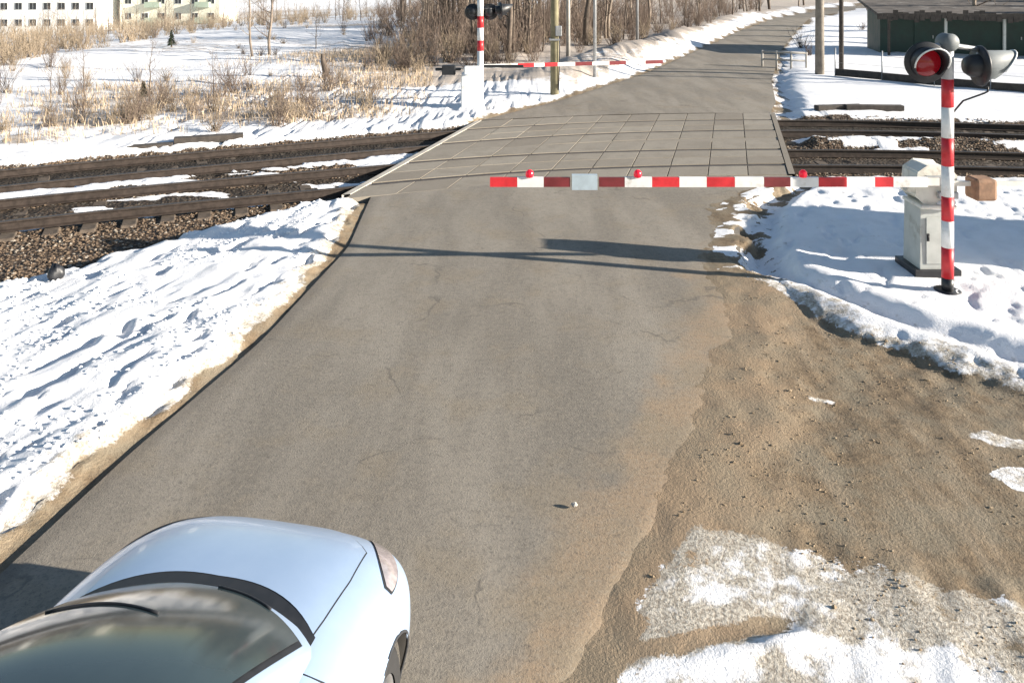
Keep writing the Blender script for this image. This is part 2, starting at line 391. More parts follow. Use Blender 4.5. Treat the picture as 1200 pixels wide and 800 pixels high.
    tr=np.maximum(1-smooth(1.35,1.75,b1+.12*nm),1-smooth(1.35,1.75,b2+.12*nm))
    h=h*(1-tr)+(-.185+.03*nf)*tr
    shoulder=1.5+.70*np.clip(-x-3.2,0,6)+.25*nm
    gl=np.where((x<0)&(d1<0),1-smooth(shoulder-.1,shoulder+.12,-d1),0)
    h=np.where((x<0)&(d1<0),h*(1-gl)+gl*(-.235+.02*nf),h)
    grav=np.maximum(np.maximum(tr,gl),0)
    mid=(d1>1.0)&(d2<-1.0)
    nt=fbm(x*.8,y*3,3,91)
    snm=np.where(mid,smooth(-.05,.25,nt+.35*(x<0)),0)
    snn=np.where((b1<.66)&(x<0),smooth(.1,.35,nt),0)*.9
    grav=np.clip(grav-np.maximum(snm,snn),0,1)
    h=h+.10*snm*tr
    # right of the crossing: brown ballast spread on both sides
    rr=(er>0)&(d1>-1.9)&(d2<1.6); grav=np.where(rr&(snm<.5),np.maximum(grav,.8),grav)
    # beyond the far track, left: patches of bare ground, dry grass
    fl=(x<xl-1)&(d2>1.6)
    gz=smooth(1.9,3.5,d2)*(1-smooth(11,17,d2))
    grass=np.where(fl,gz*(.43+.6*nl+.4*ns)*1.2,0)
    fld=fl&(d2>9)
    grass=np.where(fld,np.maximum(grass,.42+.6*fbm(x*.06+3,y*.16,4,61)),grass)
    wood=smooth(33,40,y)*(x<xl-2)*smooth(-17,-7,x-(y-38)*.25)
    grass=np.maximum(grass,.95*wood)
    # roadside bank beyond, left
    h=h+np.where((dl>0)&(y>26),.5*smooth(.4,2.2,dl)*(1-smooth(3,6,dl))*smooth(26,34,y)*(1+.4*ns),0)
    dirt=np.maximum(dirt,np.where((dl>-.2)&(y>22),.75*(1-smooth(.1,.55,dl+.3*nm)),0))
    # under the road and the deck
    ir=smooth(-.02,.22,inroad+.10*nm+.05*nf)
    h=np.where(inroad>-.5,h*(1-ir)+(-.05)*ir,h)
    dirt=np.maximum(dirt,ir)
    sp=(y<15.3)&(inroad>-2.2)&(er>-1.2)&(dl<-1)
    er2=er+.38*nm+.07*nf+.06*fbm(x*16,y*16,2,27)+.1*ns+.22*smooth(9.9,10.8,y)-.22*smooth(6.4,5.2,y)
    hs=np.clip((er2+.18)*.045,-.06,.016)+.003*nf+.008
    kb=smooth(.15,1.1-.6*smooth(10,10.8,y),er2); h=np.where(sp,h*kb+hs*(1-kb),h)
    spill=np.where(sp,1-smooth(.1,1.0,er2),0)*(1-smooth(9.8,10.8,y)); terrain.spill=spill
    ice=np.where(sp,smooth(10.2,10.9,y)*smooth(.0,.3,fbm(x*2.5,y*5,3,23))*smooth(-.35,-.2,er2),0); dirt=dirt*(1-.9*ice*(inroad<.4)); mud=np.maximum(mud,.35*ice)
    uu=x-.285*(y-16)
    deck=smooth(-2.75,-2.55,uu)*(1-smooth(5.75,5.95,uu))*(1-smooth(1.7,1.95,-d1))*(1-smooth(2.0,2.3,d2))
    h=h*(1-deck)-.26*deck; grav=np.maximum(grav,(deck>.3)*1.)
    # distance: the field falls away to the left
    L=-.75*x+.25*(y-30)
    h=h+far*(.25*nl+.1*ns)*(1-np.exp(-np.maximum(-inroad-1,0)/4))-5.6*smooth(14,100,L)
    # blocks nothing but closes the view far off: gentle rise beyond the woods
    h=h+7*smooth(150,420,np.hypot(x,y))
    oil=np.maximum((1-smooth(1.0,1.5,b2+.15*nm)),.75*(1-smooth(.55,.9,b1+.15*nm)))
    terrain.oil=oil
    return h,dirt,grav,mud,grass

def axis(lo,d0,d1,hi,step):
    a=list(np.arange(d0,d1,step)); s=step
    x=a[-1]
    while x<hi: s*=1.07; x+=s; a.append(x)
    s=step; x=a[0]; b=[]
    while x>lo: s*=1.07; x-=s; b.append(x)
    return np.array(b[::-1]+a)
gx=axis(-500,-9.2,9.5,500,.042); gy=axis(-30,4.0,17.0,800,.042)
Xg,Yg=np.meshgrid(gx,gy); x=Xg.ravel(); y=Yg.ravel()
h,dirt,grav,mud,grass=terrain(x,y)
def grid_mesh(name,co,nx_,ny_,attrs,m):
    me=bpy.data.meshes.new(name); nv=len(co); me.vertices.add(nv); me.vertices.foreach_set('co',co.astype(np.float32).ravel())
    i=np.arange((ny_-1)*nx_).reshape(ny_-1,nx_)[:,:-1].ravel(); f=np.stack([i,i+1,i+1+nx_,i+nx_],1)
    me.loops.add(f.size); me.loops.foreach_set('vertex_index',f.ravel().astype(np.int32))
    me.polygons.add(len(f)); me.polygons.foreach_set('loop_start',np.arange(0,f.size,4,dtype=np.int32))
    me.polygons.foreach_set('use_smooth',np.ones(len(f),bool))
    me.update(calc_edges=True); me.validate()
    for k,v in attrs.items():
        a=me.attributes.new(k,'FLOAT','POINT'); a.data.foreach_set('value',v.astype(np.float32))
    me.materials.append(m); o=bpy.data.objects.new(name,me); COL.objects.link(o); return o
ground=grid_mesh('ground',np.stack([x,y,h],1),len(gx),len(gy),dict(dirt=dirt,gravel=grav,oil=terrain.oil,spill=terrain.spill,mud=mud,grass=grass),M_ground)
tag(ground,kind='structure')
def HZ(px,py):
    return float(terrain(np.array([float(px)]),np.array([float(py)]))[0][0])

# road sheets: the approach in front of the deck and the road beyond it
def road_sheet(name,y0fn,y1fn,n,nw):
    rows=[]; at=[];wr=[]
    ts=np.linspace(0,1,n); ss=np.linspace(0,1,nw)
    co=[];du=[];we=[]
    for t in ts:
        for s in ss:
            ya=y0fn(s); yb=y1fn(s)
            yv=ya+(yb-ya)*t; X=XL(yv)+(XR(yv)-XL(yv))*s
            co.append((X,yv,0)); 
    co=np.array(co); X=co[:,0]; Y=co[:,1]
    S=np.tile(ss,n)
    ns=fbm(X*1.2,Y*1.2,4,5)
    dustr=smooth(1.25,.22,(XR(Y)-X)+.42*fbm(X*2.2,Y*2.2,4,31)+.3*ns)*smooth(13.5,9.5,Y)
    du=np.clip(dustr*1.0+.10*smooth(9.5,6,Y)*smooth(.3,.7,S),0,1)
    lw=np.exp(-((X-XL(Y)-.04)/.07)**2)*.8  # darker line along the left asphalt edge
    co[:,2]=.004*fbm(X*.8,Y*.8,3,8)+.02*np.sin(np.pi*S)-.03*smooth(.25,0,XR(Y)-X)*(Y<11)
    return grid_mesh(name,co,nw,n,dict(dust=du,edge_line=lw),M_road)
deck_front=lambda s:  float(YN(-2.4+8.0*s)-1.62*math.sqrt(1+slope(YN,-2.4+8*s)**2))-.02
deck_back=lambda s: float(YF(-.6+8.4*s)+1.86*math.sqrt(1+slope(YF,-.6+8.4*s)**2))+.02
r1=road_sheet('road',lambda s:2.2,deck_front,240,60); tag(r1,kind='structure')
r2=road_sheet('road',deck_back,lambda s:147,200,24); tag(r2,kind='structure')

# ------------------------------------------------------------------ crossing deck of slabs
deck=empty('crossing_deck',(0,0,0),'dusty concrete slab crossing surface carrying the road over both railway tracks','level crossing')
ROWS=[(YN,-1.60,-.84),(YN,-.66,-.01),(YN,.01,.66),(YN,.84,1.72),(YF,-1.68,-.84),(YF,-.66,-.01),(YF,.01,.66),(YF,.84,1.84)]
U0,U1,NC=-2.52,5.74,10
def deckpt(fn,u,d):
    yv=17.0
    for _ in range(8):
        X=u+.285*(yv-16); yv=float(fn(X)+d*math.sqrt(1+slope(fn,X)**2))
    return (u+.285*(yv-16),yv)
for (fn,a,b) in ROWS:
    for c in range(NC):
        m=MB(); w=(U1-U0)/NC; g=.010; z=.012+rnd.uniform(-.003,.003)
        ua,ub=U0+c*w+g,U0+(c+1)*w-g
        N=3; top=[];bot=[]
        for (dd) in (a+.008,b-.008):
            for i in range(N+1):
                p=deckpt(fn,ua+(ub-ua)*i/N,dd); top.append((p[0],p[1],z+rnd.uniform(-.002,.002))); bot.append((p[0],p[1],-.2))
        m.v=top+bot; n=N+1; o=2*n
        for i in range(N):
            m.quad(i,i+1,n+i+1,n+i)
            m.quad(o+i,o+n+i,o+n+i+1,o+i+1); m.quad(i,o+i,o+i+1,i+1); m.quad(n+i,n+i+1,o+n+i+1,o+n+i)
        m.quad(0,n,o+n,o); m.quad(N,o+N,o+n+N,n+N)
        m.build('slab',M_slab,deck,bevel=.004)
for fn in (YN,YF):
    m=MB(); P=[]
    for d in (-1.57,1.66) if fn is YN else (-1.62,1.80): P.append([(*deckpt(fn,U0+.02+(U1-U0-.04)*i/20,d),-.006) for i in range(21)])
    m.grid(P,smooth=False); m.build('joint_grit',M_timber,deck)
# fill strip between the two slab fields (asphalt between tracks) and edge beams
m=MB(); P=[]
for d,fn in ((1.74,YN),(-1.70,YF)):
    P.append([(*deckpt(fn,U0+(U1-U0)*i/20,d),.006) for i in range(21)])
m.grid(P,smooth=False); 
Pb=[[(p[0],p[1],-.2) for p in r] for r in P]; m.grid([P[0],Pb[0]],smooth=False); m.grid([Pb[1],P[1]],smooth=False)
m.build('infill_strip',M_slab,deck)
for (ua,ub,em) in ((U0-.14,U0-.01,M_edge),(U1+.01,U1+.14,M_slab)):
    m=MB(); P=[]
    ys=[0,.25,.5,.75,1]
    for u_ in (ua,ub):
        a=deckpt(YN,u_,-1.35 if u_<0 else -1.6); b=deckpt(YF,u_,1.86)
        P.append([(a[0]+(b[0]-a[0])*t,a[1]+(b[1]-a[1])*t,.02) for t in ys])
    m.grid(P,smooth=False); L0=[(p[0],p[1],-.22) for p in P[0]]; L1=[(p[0],p[1],-.22) for p in P[1]]
    m.grid([L0,P[0]],smooth=False); m.grid([P[1],L1],smooth=False)
    o=m.build('edge_beam',em,deck)

# ------------------------------------------------------------------ rails and sleepers
def rail(fn,off,label):
    m=MB(); X=np.concatenate([np.arange(-34,-16,1.0),np.arange(-16,16,.25),np.arange(16,34,1.)])
    prof=[(-.07,-.172),(-.07,-.158),(-.012,-.14),(-.010,-.045),(-.036,-.03),(-.036,.0),(.036,.0),(.036,-.03),(.010,-.045),(.012,-.14),(.07,-.158),(.07,-.172)]
    P=[]
    for xx in X:
        s_=slope(fn,xx); L=math.sqrt(1+s_*s_); nx_,ny_=-s_/L,1/L; yv=float(fn(xx))
        P.append([(xx+nx_*(off+a),yv+ny_*(off+a),b) for a,b in prof])
    m.grid(P,smooth=False,closed=True)
    n=len(prof)
    for i in range(len(m.f)):
        if i%n==5: m.m[i]=1
    return tag(m.build('rail',[M_rust,M_railtop]),label,'rail','rails of the two tracks')
rail(YN,-.755,'nearest rusty steel rail, first one reached from the lowered barrier')
rail(YN,.755,'far rail of the nearer track, second from the lowered barrier')
rail(YF,-.755,'near rail of the farther track, third from the lowered barrier')
rail(YF,.755,'farthest rusty rail, the one next to the white far barrier cabinet')
ms=MB()
ms.box((0,0,-.06),(.26,2.5,.12),taper=.9)
sl=ms.build('sleeper',M_sleeper,bevel=.015); first=True
def sleepers(fn,x0,x1,label):
    global first
    xx=x0
    while xx<x1:
        s_=slope(fn,xx); L=math.sqrt(1+s_*s_)
        u=xx-.285*(float(fn(xx))-16)
        if not(-2.9<u<6.1):
            o=sl if first else sl.copy()
            if not first: COL.objects.link(o)
            first=False
            o.location=(xx,float(fn(xx)),-.19+rnd.uniform(-.015,.006)); o.rotation_euler=(0,0,math.atan(s_)+rnd.uniform(-.02,.02))
            tag(o,label,'sleeper','sleepers under the tracks')
        xx+=.62/L
sleepers(YN,-12.5,0,'weathered sleeper under the nearer track left of the road')
sleepers(YN,4,13,'weathered sleeper under the nearer track right of the road')
sleepers(YF,-14,1,'weathered sleeper under the farther track left of the road')
sleepers(YF,5,16.5,'weathered sleeper under the farther track right of the road')

# loose ballast stones, clods
def stones(name,pts,sizes,m):
    base=np.array([(0,0,1),(.9,0,.2),(.28,.86,.2),(-.73,.53,.2),(-.73,-.53,.2),(.28,-.86,.2),(0,0,-.7)],float)
    fc=np.array([(0,1,2),(0,2,3),(0,3,4),(0,4,5),(0,5,1),(6,2,1),(6,3,2),(6,4,3),(6,5,4),(6,1,5)])
    r=np.random.RandomState(5); n=len(pts); V=np.repeat(base[None],n,0)*r.uniform(.6,1.25,(n,7,1))
    a=r.uniform(0,6.28,n); ca,sa=np.cos(a),np.sin(a); Vx=V[...,0]*ca[:,None]-V[...,1]*sa[:,None]; Vy=V[...,0]*sa[:,None]+V[...,1]*ca[:,None]
    V=np.stack([Vx*1.2,Vy,V[...,2]*.75],-1)*sizes[:,None,None]+pts[:,None,:]
    F=(fc[None]+np.arange(n)[:,None,None]*7).reshape(-1,3)
    me=bpy.data.meshes.new(name); me.from_pydata(V.reshape(-1,3).tolist(),[],F.tolist()); me.materials.append(m)
    o=bpy.data.objects.new(name,me); COL.objects.link(o); return o
def stone_fn(g,bs):
    i=g.n('NewGeometry').outputs['Random Per Island']
    c=g.mix(i,(.085,.06,.04),(.185,.13,.085)); c=g.mix(g.step(g.math('FRACT',g.math('MULTIPLY',i,7.3)),.86,.9),c,(.30,.26,.21))
    g.l(c,bs.inputs['Base Color']); bs.inputs['Roughness'].default_value=.9
M_stone=mat('ballast_stone',stone_fn)
def clod_fn(g,bs):
    i=g.n('NewGeometry').outputs['Random Per Island']
    c=g.mix(i,(.16,.115,.07),(.34,.26,.17)); g.l(c,bs.inputs['Base Color']); bs.inputs['Roughness'].default_value=.95
M_clod=mat('soil_clod',clod_fn)
rs=np.random.RandomState(3)
px_=rs.uniform(-14,14,110000); py_=rs.uniform(8,24,110000)
hh,dd,gg,mm,_=terrain(px_,py_)
uu=px_-.285*(py_-16); ok=(gg>.55)&(terrain.oil<.5)&~((uu>-2.75)&(uu<5.95))
px_,py_,hh=px_[ok][:22000],py_[ok][:22000],hh[ok][:22000]
sz=rs.uniform(.014,.036,len(px_))
o=stones('ballast_stones',np.stack([px_,py_,hh+sz*.2],1),sz,M_stone); tag(o,'brown loose ballast stones spread beside and between the rails','ballast',kind='stuff')
px_=rs.uniform(.2,9,40000); py_=rs.uniform(3.8,11,40000)
hh,dd,gg,mm,_=terrain(px_,py_); ok=(px_>XR(py_)-.05)&((dd>.4)|(mm>.5))&(fbm(px_*1.3,py_*1.3,3,44)>-.05)
px_,py_,hh=px_[ok][:6000],py_[ok][:6000],hh[ok][:6000]
sz=.0025+.011*rs.rand(len(px_))**4+.014*(rs.rand(len(px_))>.992)
o=stones('soil_clods',np.stack([px_,py_,hh+sz*.2],1),sz,M_clod); tag(o,'small clods and grit scattered over the dirt side road','soil',kind='stuff')
# snow lumps thrown along the banks
px_=np.concatenate([rs.uniform(-9,-2,26000),rs.uniform(2.6,9,26000)]); py_=rs.uniform(4.2,14,52000)
hh,dd,gg,mm,_=terrain(px_,py_); ok=(dd<.3)&(gg<.3)&((px_<XL(py_)-.3)|(px_>XR(py_)+.4))&(fbm(px_*.9,py_*.9,3,14)>.05)
px_,py_,hh=px_[ok][:2600],py_[ok][:2600],hh[ok][:2600]
sz=rs.uniform(.008,.03,len(px_))
o=stones('snow_lumps',np.stack([px_,py_,hh+sz*.1],1),sz,M_snow); tag(o,'small crusty lumps of snow scattered on the roadside banks','snow',kind='stuff')

# ------------------------------------------------------------------ crossing signals
def banded_pole(m,h,bands,r,x=0,y=0):
    for (a,b,k) in bands: m.tube([(x,y,a),(x,y,b)],r,16,m=k)
def lamp(parent,pos,yaw,reps=1,name='lamp_head',rim=True):
    """round lamp: dark backplate, visor, lens; yaw = direction it faces"""
    d=Vector((math.cos(yaw),math.sin(yaw),0)); p=Vector(pos)
    m=MB(); m.lathe(p,d,[(-.02,0),(-.02,.255),(.012,.262),(.02,.25),(.02,.0)],32)
    m.lathe(p-d*.02,-d,[(0,.15),(.10,.14),(.16,.10),(.17,0)],24)
    o=m.build(name,M_black,parent)
    m=MB(); m.lathe(p+d*.022,d,[(0,.175),(.02,.16),(.045,.10),(.052,0)],24); m.build('lens',M_lens,o)
    m=MB(); side=Vector((-d.y,d.x,0)); P=[];Q=[]
    for i in range(25):
        w=R(-50)+R(280)*i/24; q=side*math.cos(w)+Vector((0,0,1))*math.sin(w)
        ln=.06+(.27 if yaw<-1 else .34)*max(0,.5+.5*math.sin(w))
        P.append([p+d*.02+q*.20,p+d*(.02+ln)+q*.20,p+d*(.02+ln)+q*.188,p+d*.02+q*.188])
    m.grid(P,smooth=True); v=m.build('visor',[M_visor if yaw>-1 and rim else M_black],o)
    if rim:
        m=MB(); m.tube([r_[1] for r_ in P][3:-3],.011,6); m.build('visor_rim',M_rim_light,v)
    return o
NX,NY=5.58,9.84
nh=HZ(NX,NY)
sig=empty('crossing_signal',(NX,NY,nh-.02),'tall red and white striped signal post with red lamp in front of the barrier box','crossing signal',group='crossing signals')
m=MB(); banded_pole(m,3.3,[(0,.19,2),(.19,.58,1),(.58,.92,0),(.92,1.23,1),(1.23,1.62,0),(1.62,1.98,1),(1.98,2.37,0),(2.37,2.73,1),(2.73,3.12,3)],.072)
m.build('pole',[M_white,M_red,M_black,M_greymetal],sig)
m=MB(); m.lathe((0,0,0),(0,0,1),[(0,0),(0,.16),(.03,.16),(.03,.0)],16); m.build('base_flange',M_black,sig)
m=MB(); m.lathe((0,.12,3.20),(0,-1,0),[(0,0),(0,.09),(.03,.115),(.19,.115),(.22,.09),(.225,0)],24); m.build('junction_box',M_visor,sig)
m=MB(); m.tube([(-.36,.0,3.13),(0,0,3.17),(.44,.0,3.1)],.035,10); m.tube([(-.33,0,3.13),(-.33,0,2.98)],.03,8); m.tube([(.4,0,3.1),(.4,0,2.9)],.03,8); m.build('crossbar',M_greymetal,sig)
l1=lamp(sig,(-.335,-.10,2.955),R(-97)); l1['label']='left lamp facing the road with dark red lens'
l2=lamp(sig,(.40,-.02,2.90),R(-4)); l2['label']='right lamp turned to the side road'
m=MB(); m.tube([(.48,-.06,2.64),(.48,-.06,2.58),(.46,-.02,2.55),(.2,0,2.45),(.07,0,2.3)],.012,6); m.build('cable',M_black,sig)

FX,FY=-1.0,24.3
fh=HZ(FX,FY)
sg=empty('crossing_signal',(FX,FY,fh-.02),'thin white signal post with two red bands across the tracks, seen from behind','crossing signal',group='crossing signals')
m=MB(); banded_pole(m,3.3,[(0,1.72,0),(1.72,2.05,1),(2.05,2.45,0),(2.45,2.82,1),(2.82,3.4,0)],.10); m.build('pole',[M_white,M_red],sg)
m=MB(); m.tube([(-.45,0,3.05),(.45,0,3.05)],.035,8); m.build('crossbar',M_black,sg)
lamp(sg,(-.24,.12,2.95),R(95),rim=False); lamp(sg,(.30,.12,2.95),R(75),rim=False); lamp(sg,(.62,.1,3.0),R(20),rim=False)

# ------------------------------------------------------------------ barriers
BX,BY=5.69,10.5; bh=HZ(BX,BY)
br=empty('barrier',(BX,BY,bh-.03),'lowered red and white half barrier with cream drive box across the near lane','barrier',group='crossing barriers')
m=MB(); m.box((0,.02,.06),(.62,.56,.12)); m.build('base_plinth',M_black,br,bevel=.01)
m=MB(); m.box((0,0,.52),(.46,.44,.82),taper=.96); m.box((.02,-.224,.5),(.34,.012,.62)); m.build('lower_cabinet',M_greypaint,br,bevel=.02)
m=MB(); m.box((-.13,-.237,.55),(.03,.02,.10)); m.tube([(-.13,-.25,.52),(-.13,-.25,.58)],.008,6); m.build('door_handle',M_black,br)
for zz in (.28,.74):
    m=MB(); m.tube([(.195,-.236,zz-.04),(.195,-.236,zz+.04)],.013,8); m.build('hinge',M_greymetal,br)
# octagonal upper housing
m=MB(); oc=[(-.26,1.10),(-.16,1.0),(.18,1.0),(.26,1.10),(.26,1.36),(.16,1.47),(-.10,1.49),(-.23,1.40)]
P=[[(a,-.20,z) for a,z in oc],[(a,.20,z) for a,z in oc]]; m.grid(P,smooth=False,closed=True); m.f.append(tuple(range(8))); m.f.append(tuple(range(15,7,-1))); m.m+=[0,0]; m.sm+=[False,False]
m.box((0,-.03,.96),(.50,.50,.05)); m.build('drive_housing',M_cream,br,bevel=.02)
m=MB(); m.lathe((-.2,-.10,1.22),(-1,0,0),[(0,.10),(.16,.10),(.17,.085),(.17,0)],20); m.build('drive_shaft',M_cream,br)
m=MB(); m.lathe((-.335,-.10,1.22),(-1,0,0),[(.042,.075),(.05,.06),(.05,0)],20); m.build('shaft_cap',M_greypaint,br)
m=MB(); m.box((0,.0,1.30),(.3,.47,.14)); m.box((.12,-.26,1.12),(.26,.06,.09)); m.build('arm_bracket',M_greymetal,br,bevel=.01)
m=MB(); m.blob((.02,-.14,.95),(.27,.14,.035),8,seed=3); m.blob((.14,-.20,1.0),(.12,.08,.06),8,seed=5); sp=m.build('snow_ledge',M_snow,br)
# arm reaching over the road; bands in px of the photograph turned into metres
edges=[-.29-.0]; 
bands=[(575,606,1),(606,636,0),(636,666,2),(668,697,3),(699,728,2),(728,759,0),(759,790,1),(790,821,0),(821,853,1),(853,886,0),(886,916,2),(916,948,0),(948,980,1),(980,1012,0),(1012,1033,1),(1033,1072,0)]
toX=lambda p:(p-600)/900*10.5-BX
az=1.325-bh+.03
m=MB(); prev=None
for (a,b,k) in bands:
    hgt=.13 if k!=3 else .20; th=.045 if k!=3 else .06
    if k in(1,2) : hgt=.122
    m.box(((toX(a)+toX(b))/2,-.31,az),(toX(b)-toX(a)-.001,th,hgt),m=k)
arm=m.build('arm',[M_white,M_red,M_darkred,M_bluegrey],br)
m=MB(); m.box((-.17,-.30,az),(.30,.03,.10)); m.box((.62,-.31,az-.02),(1.1,.05,.06)); m.build('arm_tail',M_cream,br)
m=MB(); m.box((.53,-.31,az-.08),(.29,.28,.29)); w=m.build('counterweight',M_brown,br,bevel=.04)
for (pp) in (620,743,931):
    m=MB(); m.lathe((toX(pp),-.31,az+.064),(0,0,1),[(0,0),(0,.045),(.03,.055),(.07,.05),(.095,.025),(.10,0)],16); m.build('arm_lamp',M_armlamp,arm)

fb=empty('barrier',(-1.28,24.05,HZ(-1.28,24.05)-.03),'snow dusted white barrier cabinet with long pale arm on the far side of the tracks','barrier',group='crossing barriers')
m=MB(); m.box((0,0,.5),(.60,.5,1.0)); m.build('lower_cabinet',M_white,fb,bevel=.03)
m=MB(); m.box((.0,0,1.12),(.44,.42,.26)); m.build('drive_housing',M_white,fb,bevel=.04)
m=MB(); m.blob((0,0,1.02),(.33,.28,.05),8,seed=2); m.build('snow_cap',M_snow,fb)
m=MB(); m.box((-.72,.0,1.16),(.8,.09,.09)); m.box((-.70,.0,1.14),(.42,.26,.30)); m.box((.9,.30,1.22),(1.5,.05,.09)); m.build('counterweight',M_black,fb,bevel=.02)
m=MB(); L=6.3; ang=math.atan2(1.7,6.3)
k=0
seq=[(0,1.2,0),(1.2,1.75,1),(1.75,2.1,0),(2.1,2.55,1),(2.55,3.15,0),(3.15,3.75,2),(3.75,4.35,0),(4.35,4.95,2),(4.95,5.65,0),(5.65,6.3,2)]
for (a,b,k) in seq: m.box((.3+(a+b)/2*math.cos(ang),.30+(a+b)/2*math.sin(ang),1.22-.005*(a+b)/2),(b-a,.05,.12),rz=ang,m=k)
m.build('arm',[M_white,M_red,M_darkred],fb)

# ------------------------------------------------------------------ poles
def pole(name,x,y,h,r0,r1,m_,label,cat,group=None,extra=None):
    z=HZ(x,y); e=empty(name,(x,y,z-.05),label,cat,group=group)
    m=MB(); m.tube([(0,0,0),(0,0,h*.5),(0,0,h)],[r0,(r0+r1)/2,r1],12); m.build('pole',m_,e)
    m=MB(); m.box((0,0,h-.45),(1.8,.1,.1))
    m.build('crossarm',M_greymetal,e)
    for s in(-.75,0,.75):
        m=MB(); m.lathe((s,0,h-.40),(0,0,1),[(0,.02),(.04,.05),(.10,.05),(.14,.02),(.15,0)],10); m.build('insulator',M_cream,e)
    if extra: extra(e)
    return e
def bits(e):
    m=MB(); m.box((.13,-.1,2.25),(.22,.2,.35)); m.build('switch_box',M_greymetal,e,bevel=.02)
    m=MB(); m.tube([(.15,-.12,2.2),(.17,-.12,1.6),(.13,-.1,.2)],.02,6); m.build('cable',M_black,e)
    m=MB(); m.box((0,0,1.95),(.36,.36,.06)); m.build('steel_band',M_greymetal,e)
pole('utility_pole',1.48,26.7,8.5,.15,.11,M_polewood,'thick brown wooden utility pole in snow beside the far barrier arm','utility pole','utility poles',bits)
pole('utility_pole',3.3,30.6,8,.07,.05,M_greymetal,'thin pale grey pole just right of the thick wooden pole','utility pole','utility poles')
pole('utility_pole',2.85,39,8,.11,.09,M_conc,'pale concrete pole standing at the thicket edge behind the wooden pole','utility pole','utility poles')
pole('utility_pole',7.5,46,8.5,.09,.07,M_greymetal,'distant thin grey pole left of the road before it bends','utility pole','utility poles')
pole('utility_pole',12.9,32.2,8.5,.19,.14,M_conc_dark,'stout pale pole right of the far road beside the dark railing end','utility pole','utility poles')
pole('utility_pole',14.15,33,8,.10,.08,M_timber,'dark slender pole just right of the stout pale pole','utility pole','utility poles')

# ------------------------------------------------------------------ low fence, culvert railing, timbers, stump, rock
fpts=[(13.3,31.6),(14.6,30.3),(15.9,28.9),(17.2,27.6),(19.0,26.4),(21,25.4)]
fe=empty('low_fence',(fpts[0][0],fpts[0][1],0),'low dark board fence with thin posts between the snow field and the green shed','fence')
o0=Vector((*fpts[0],0))
m=MB()
for a,b in zip(fpts[:-1],fpts[1:]):
    a=Vector((*a,HZ(*a)))-o0; b=Vector((*b,HZ(*b)))-o0; mid=(a+b)/2; d=b-a
    m.box((mid.x,mid.y,mid.z+.16),(d.length,.05,.30),rz=math.atan2(d.y,d.x))
m.build('board',M_timber,fe)
for a in fpts:
    m=MB(); p=Vector((*a,HZ(*a)))-o0; m.tube([p,p+Vector((0,0,1.15))],.03,8); m.build('post',M_greymetal,fe)
m=MB()
for zz in (.55,.95):
    m.tube([Vector((*a,HZ(*a)+zz))-o0 for a in fpts],.006,5)
m.build('wire',M_greymetal,fe)
cr=empty('culvert_railing',(11.6,35.6,HZ(11.6,35.6)),'short pale metal railing at the right edge of the far road','railing')
m=MB(); m.tube([(0,0,.75),(1.7,-.9,.75)],.05,8); m.tube([(0,0,.4),(1.7,-.9,.4)],.04,8); m.build('rail_bar',M_conc,cr)
for t in(0,.33,.66,1):
    m=MB(); m.tube([(1.7*t,-.9*t,-.1),(1.7*t,-.9*t,.8)],.05,8); m.build('post',M_conc,cr)
def beam(x,y,z,l,rz,label,group,roll=0):
    m=MB(); m.box((0,0,0),(l,.26,.16)); o=m.build('timber_beam',M_timber,bevel=.015); o.location=(x,y,z); o.rotation_euler=(roll,0,rz)
    return tag(o,label,'timber',group)
g_='old timbers lying on snow'
beam(11.0,23.35,HZ(11,23.35)+.06,1.7,R(-4),'dark old timber lying on bright snow beyond the tracks, right end of the pair',g_)
beam(10.0,23.5,HZ(10,23.5)+.05,1.5,R(9),'dark old timber lying on bright snow beyond the tracks, left end of the pair',g_)
for (px,py,l,lab) in ((176,172,1.0,'short dark timber half buried in snow left of a longer one by the far track'),(245,166,1.6,'long dark timber half buried in snow beside the far left track')):
    X,Y=PX(px,py); beam(X,Y,HZ(X,Y)+.04,l,R(20),lab,g_)
X,Y=PX(65,330); 
m=MB(); m.blob((0,0,.07),(.10,.09,.12),8,seed=4,rough=.25); o=m.build('rock',M_black); o.location=(X,Y,HZ(X,Y)); tag(o,'small dark rock sitting alone on the left snow bank','rock')
X,Y=PX(382,93); e=empty('tree_stump',(X,Y,HZ(X,Y)-.05),'dark leaning broken stump in the snowy field near the grass','stump')
m=MB(); m.tube([(0,0,0),(-.02,0,.3),(-.1,.02,.65),(-.16,.02,.98)],[.17,.13,.12,.05],9); m.build('trunk',M_bark,e)
m=MB(); m.tube([(-.06,0,.5),(.1,.03,.75)],[.05,.02],6); m.build('broken_limb',M_bark,e)

# ------------------------------------------------------------------ green shed, trackside hut, apartment blocks
def shed():
    e=empty('green_shed',(20,41.5,HZ(20,41.5)-.1),'long low dark green shed with grey weathered roof behind the right signal','shed',rz=R(-14))
    L=22
    m=MB(); m.box((L/2,2.2,1.2),(L,3.4,2.4)); m.build('wall',M_green,e)
    m=MB(); m.box((L/2,1.7,2.62),(L+1.0,6.2,.16),rot=Matrix.Rotation(R(7),3,'X')); m.build('roof',M_roofgrey,e)
    m=MB(); r_=random.Random(4)
    for i in range(90): m.box((-.4+i*(L+.8)/90,-1.36,2.2+r_.uniform(-.08,.05)),(.235,.05,.40+r_.uniform(-.12,.2)))
    m.build('eave_board',M_timber,e)
    for i in range(9):
        m=MB(); m.box((.1+i*2.7,-1.1,1.1),(.12,.12,2.2)); m.build('post',M_timber if i==0 else M_greypaint,e)
    for i in range(5):
        m=MB(); m.box((2.2+i*4.2,.47,1.0),(1.0,.06,1.9)); d=m.build('door',M_green,e)
        m=MB(); m.box((2.6+i*4.2,.42,1.0),(.04,.06,.16)); m.build('handle',M_greymetal,d)
shed()
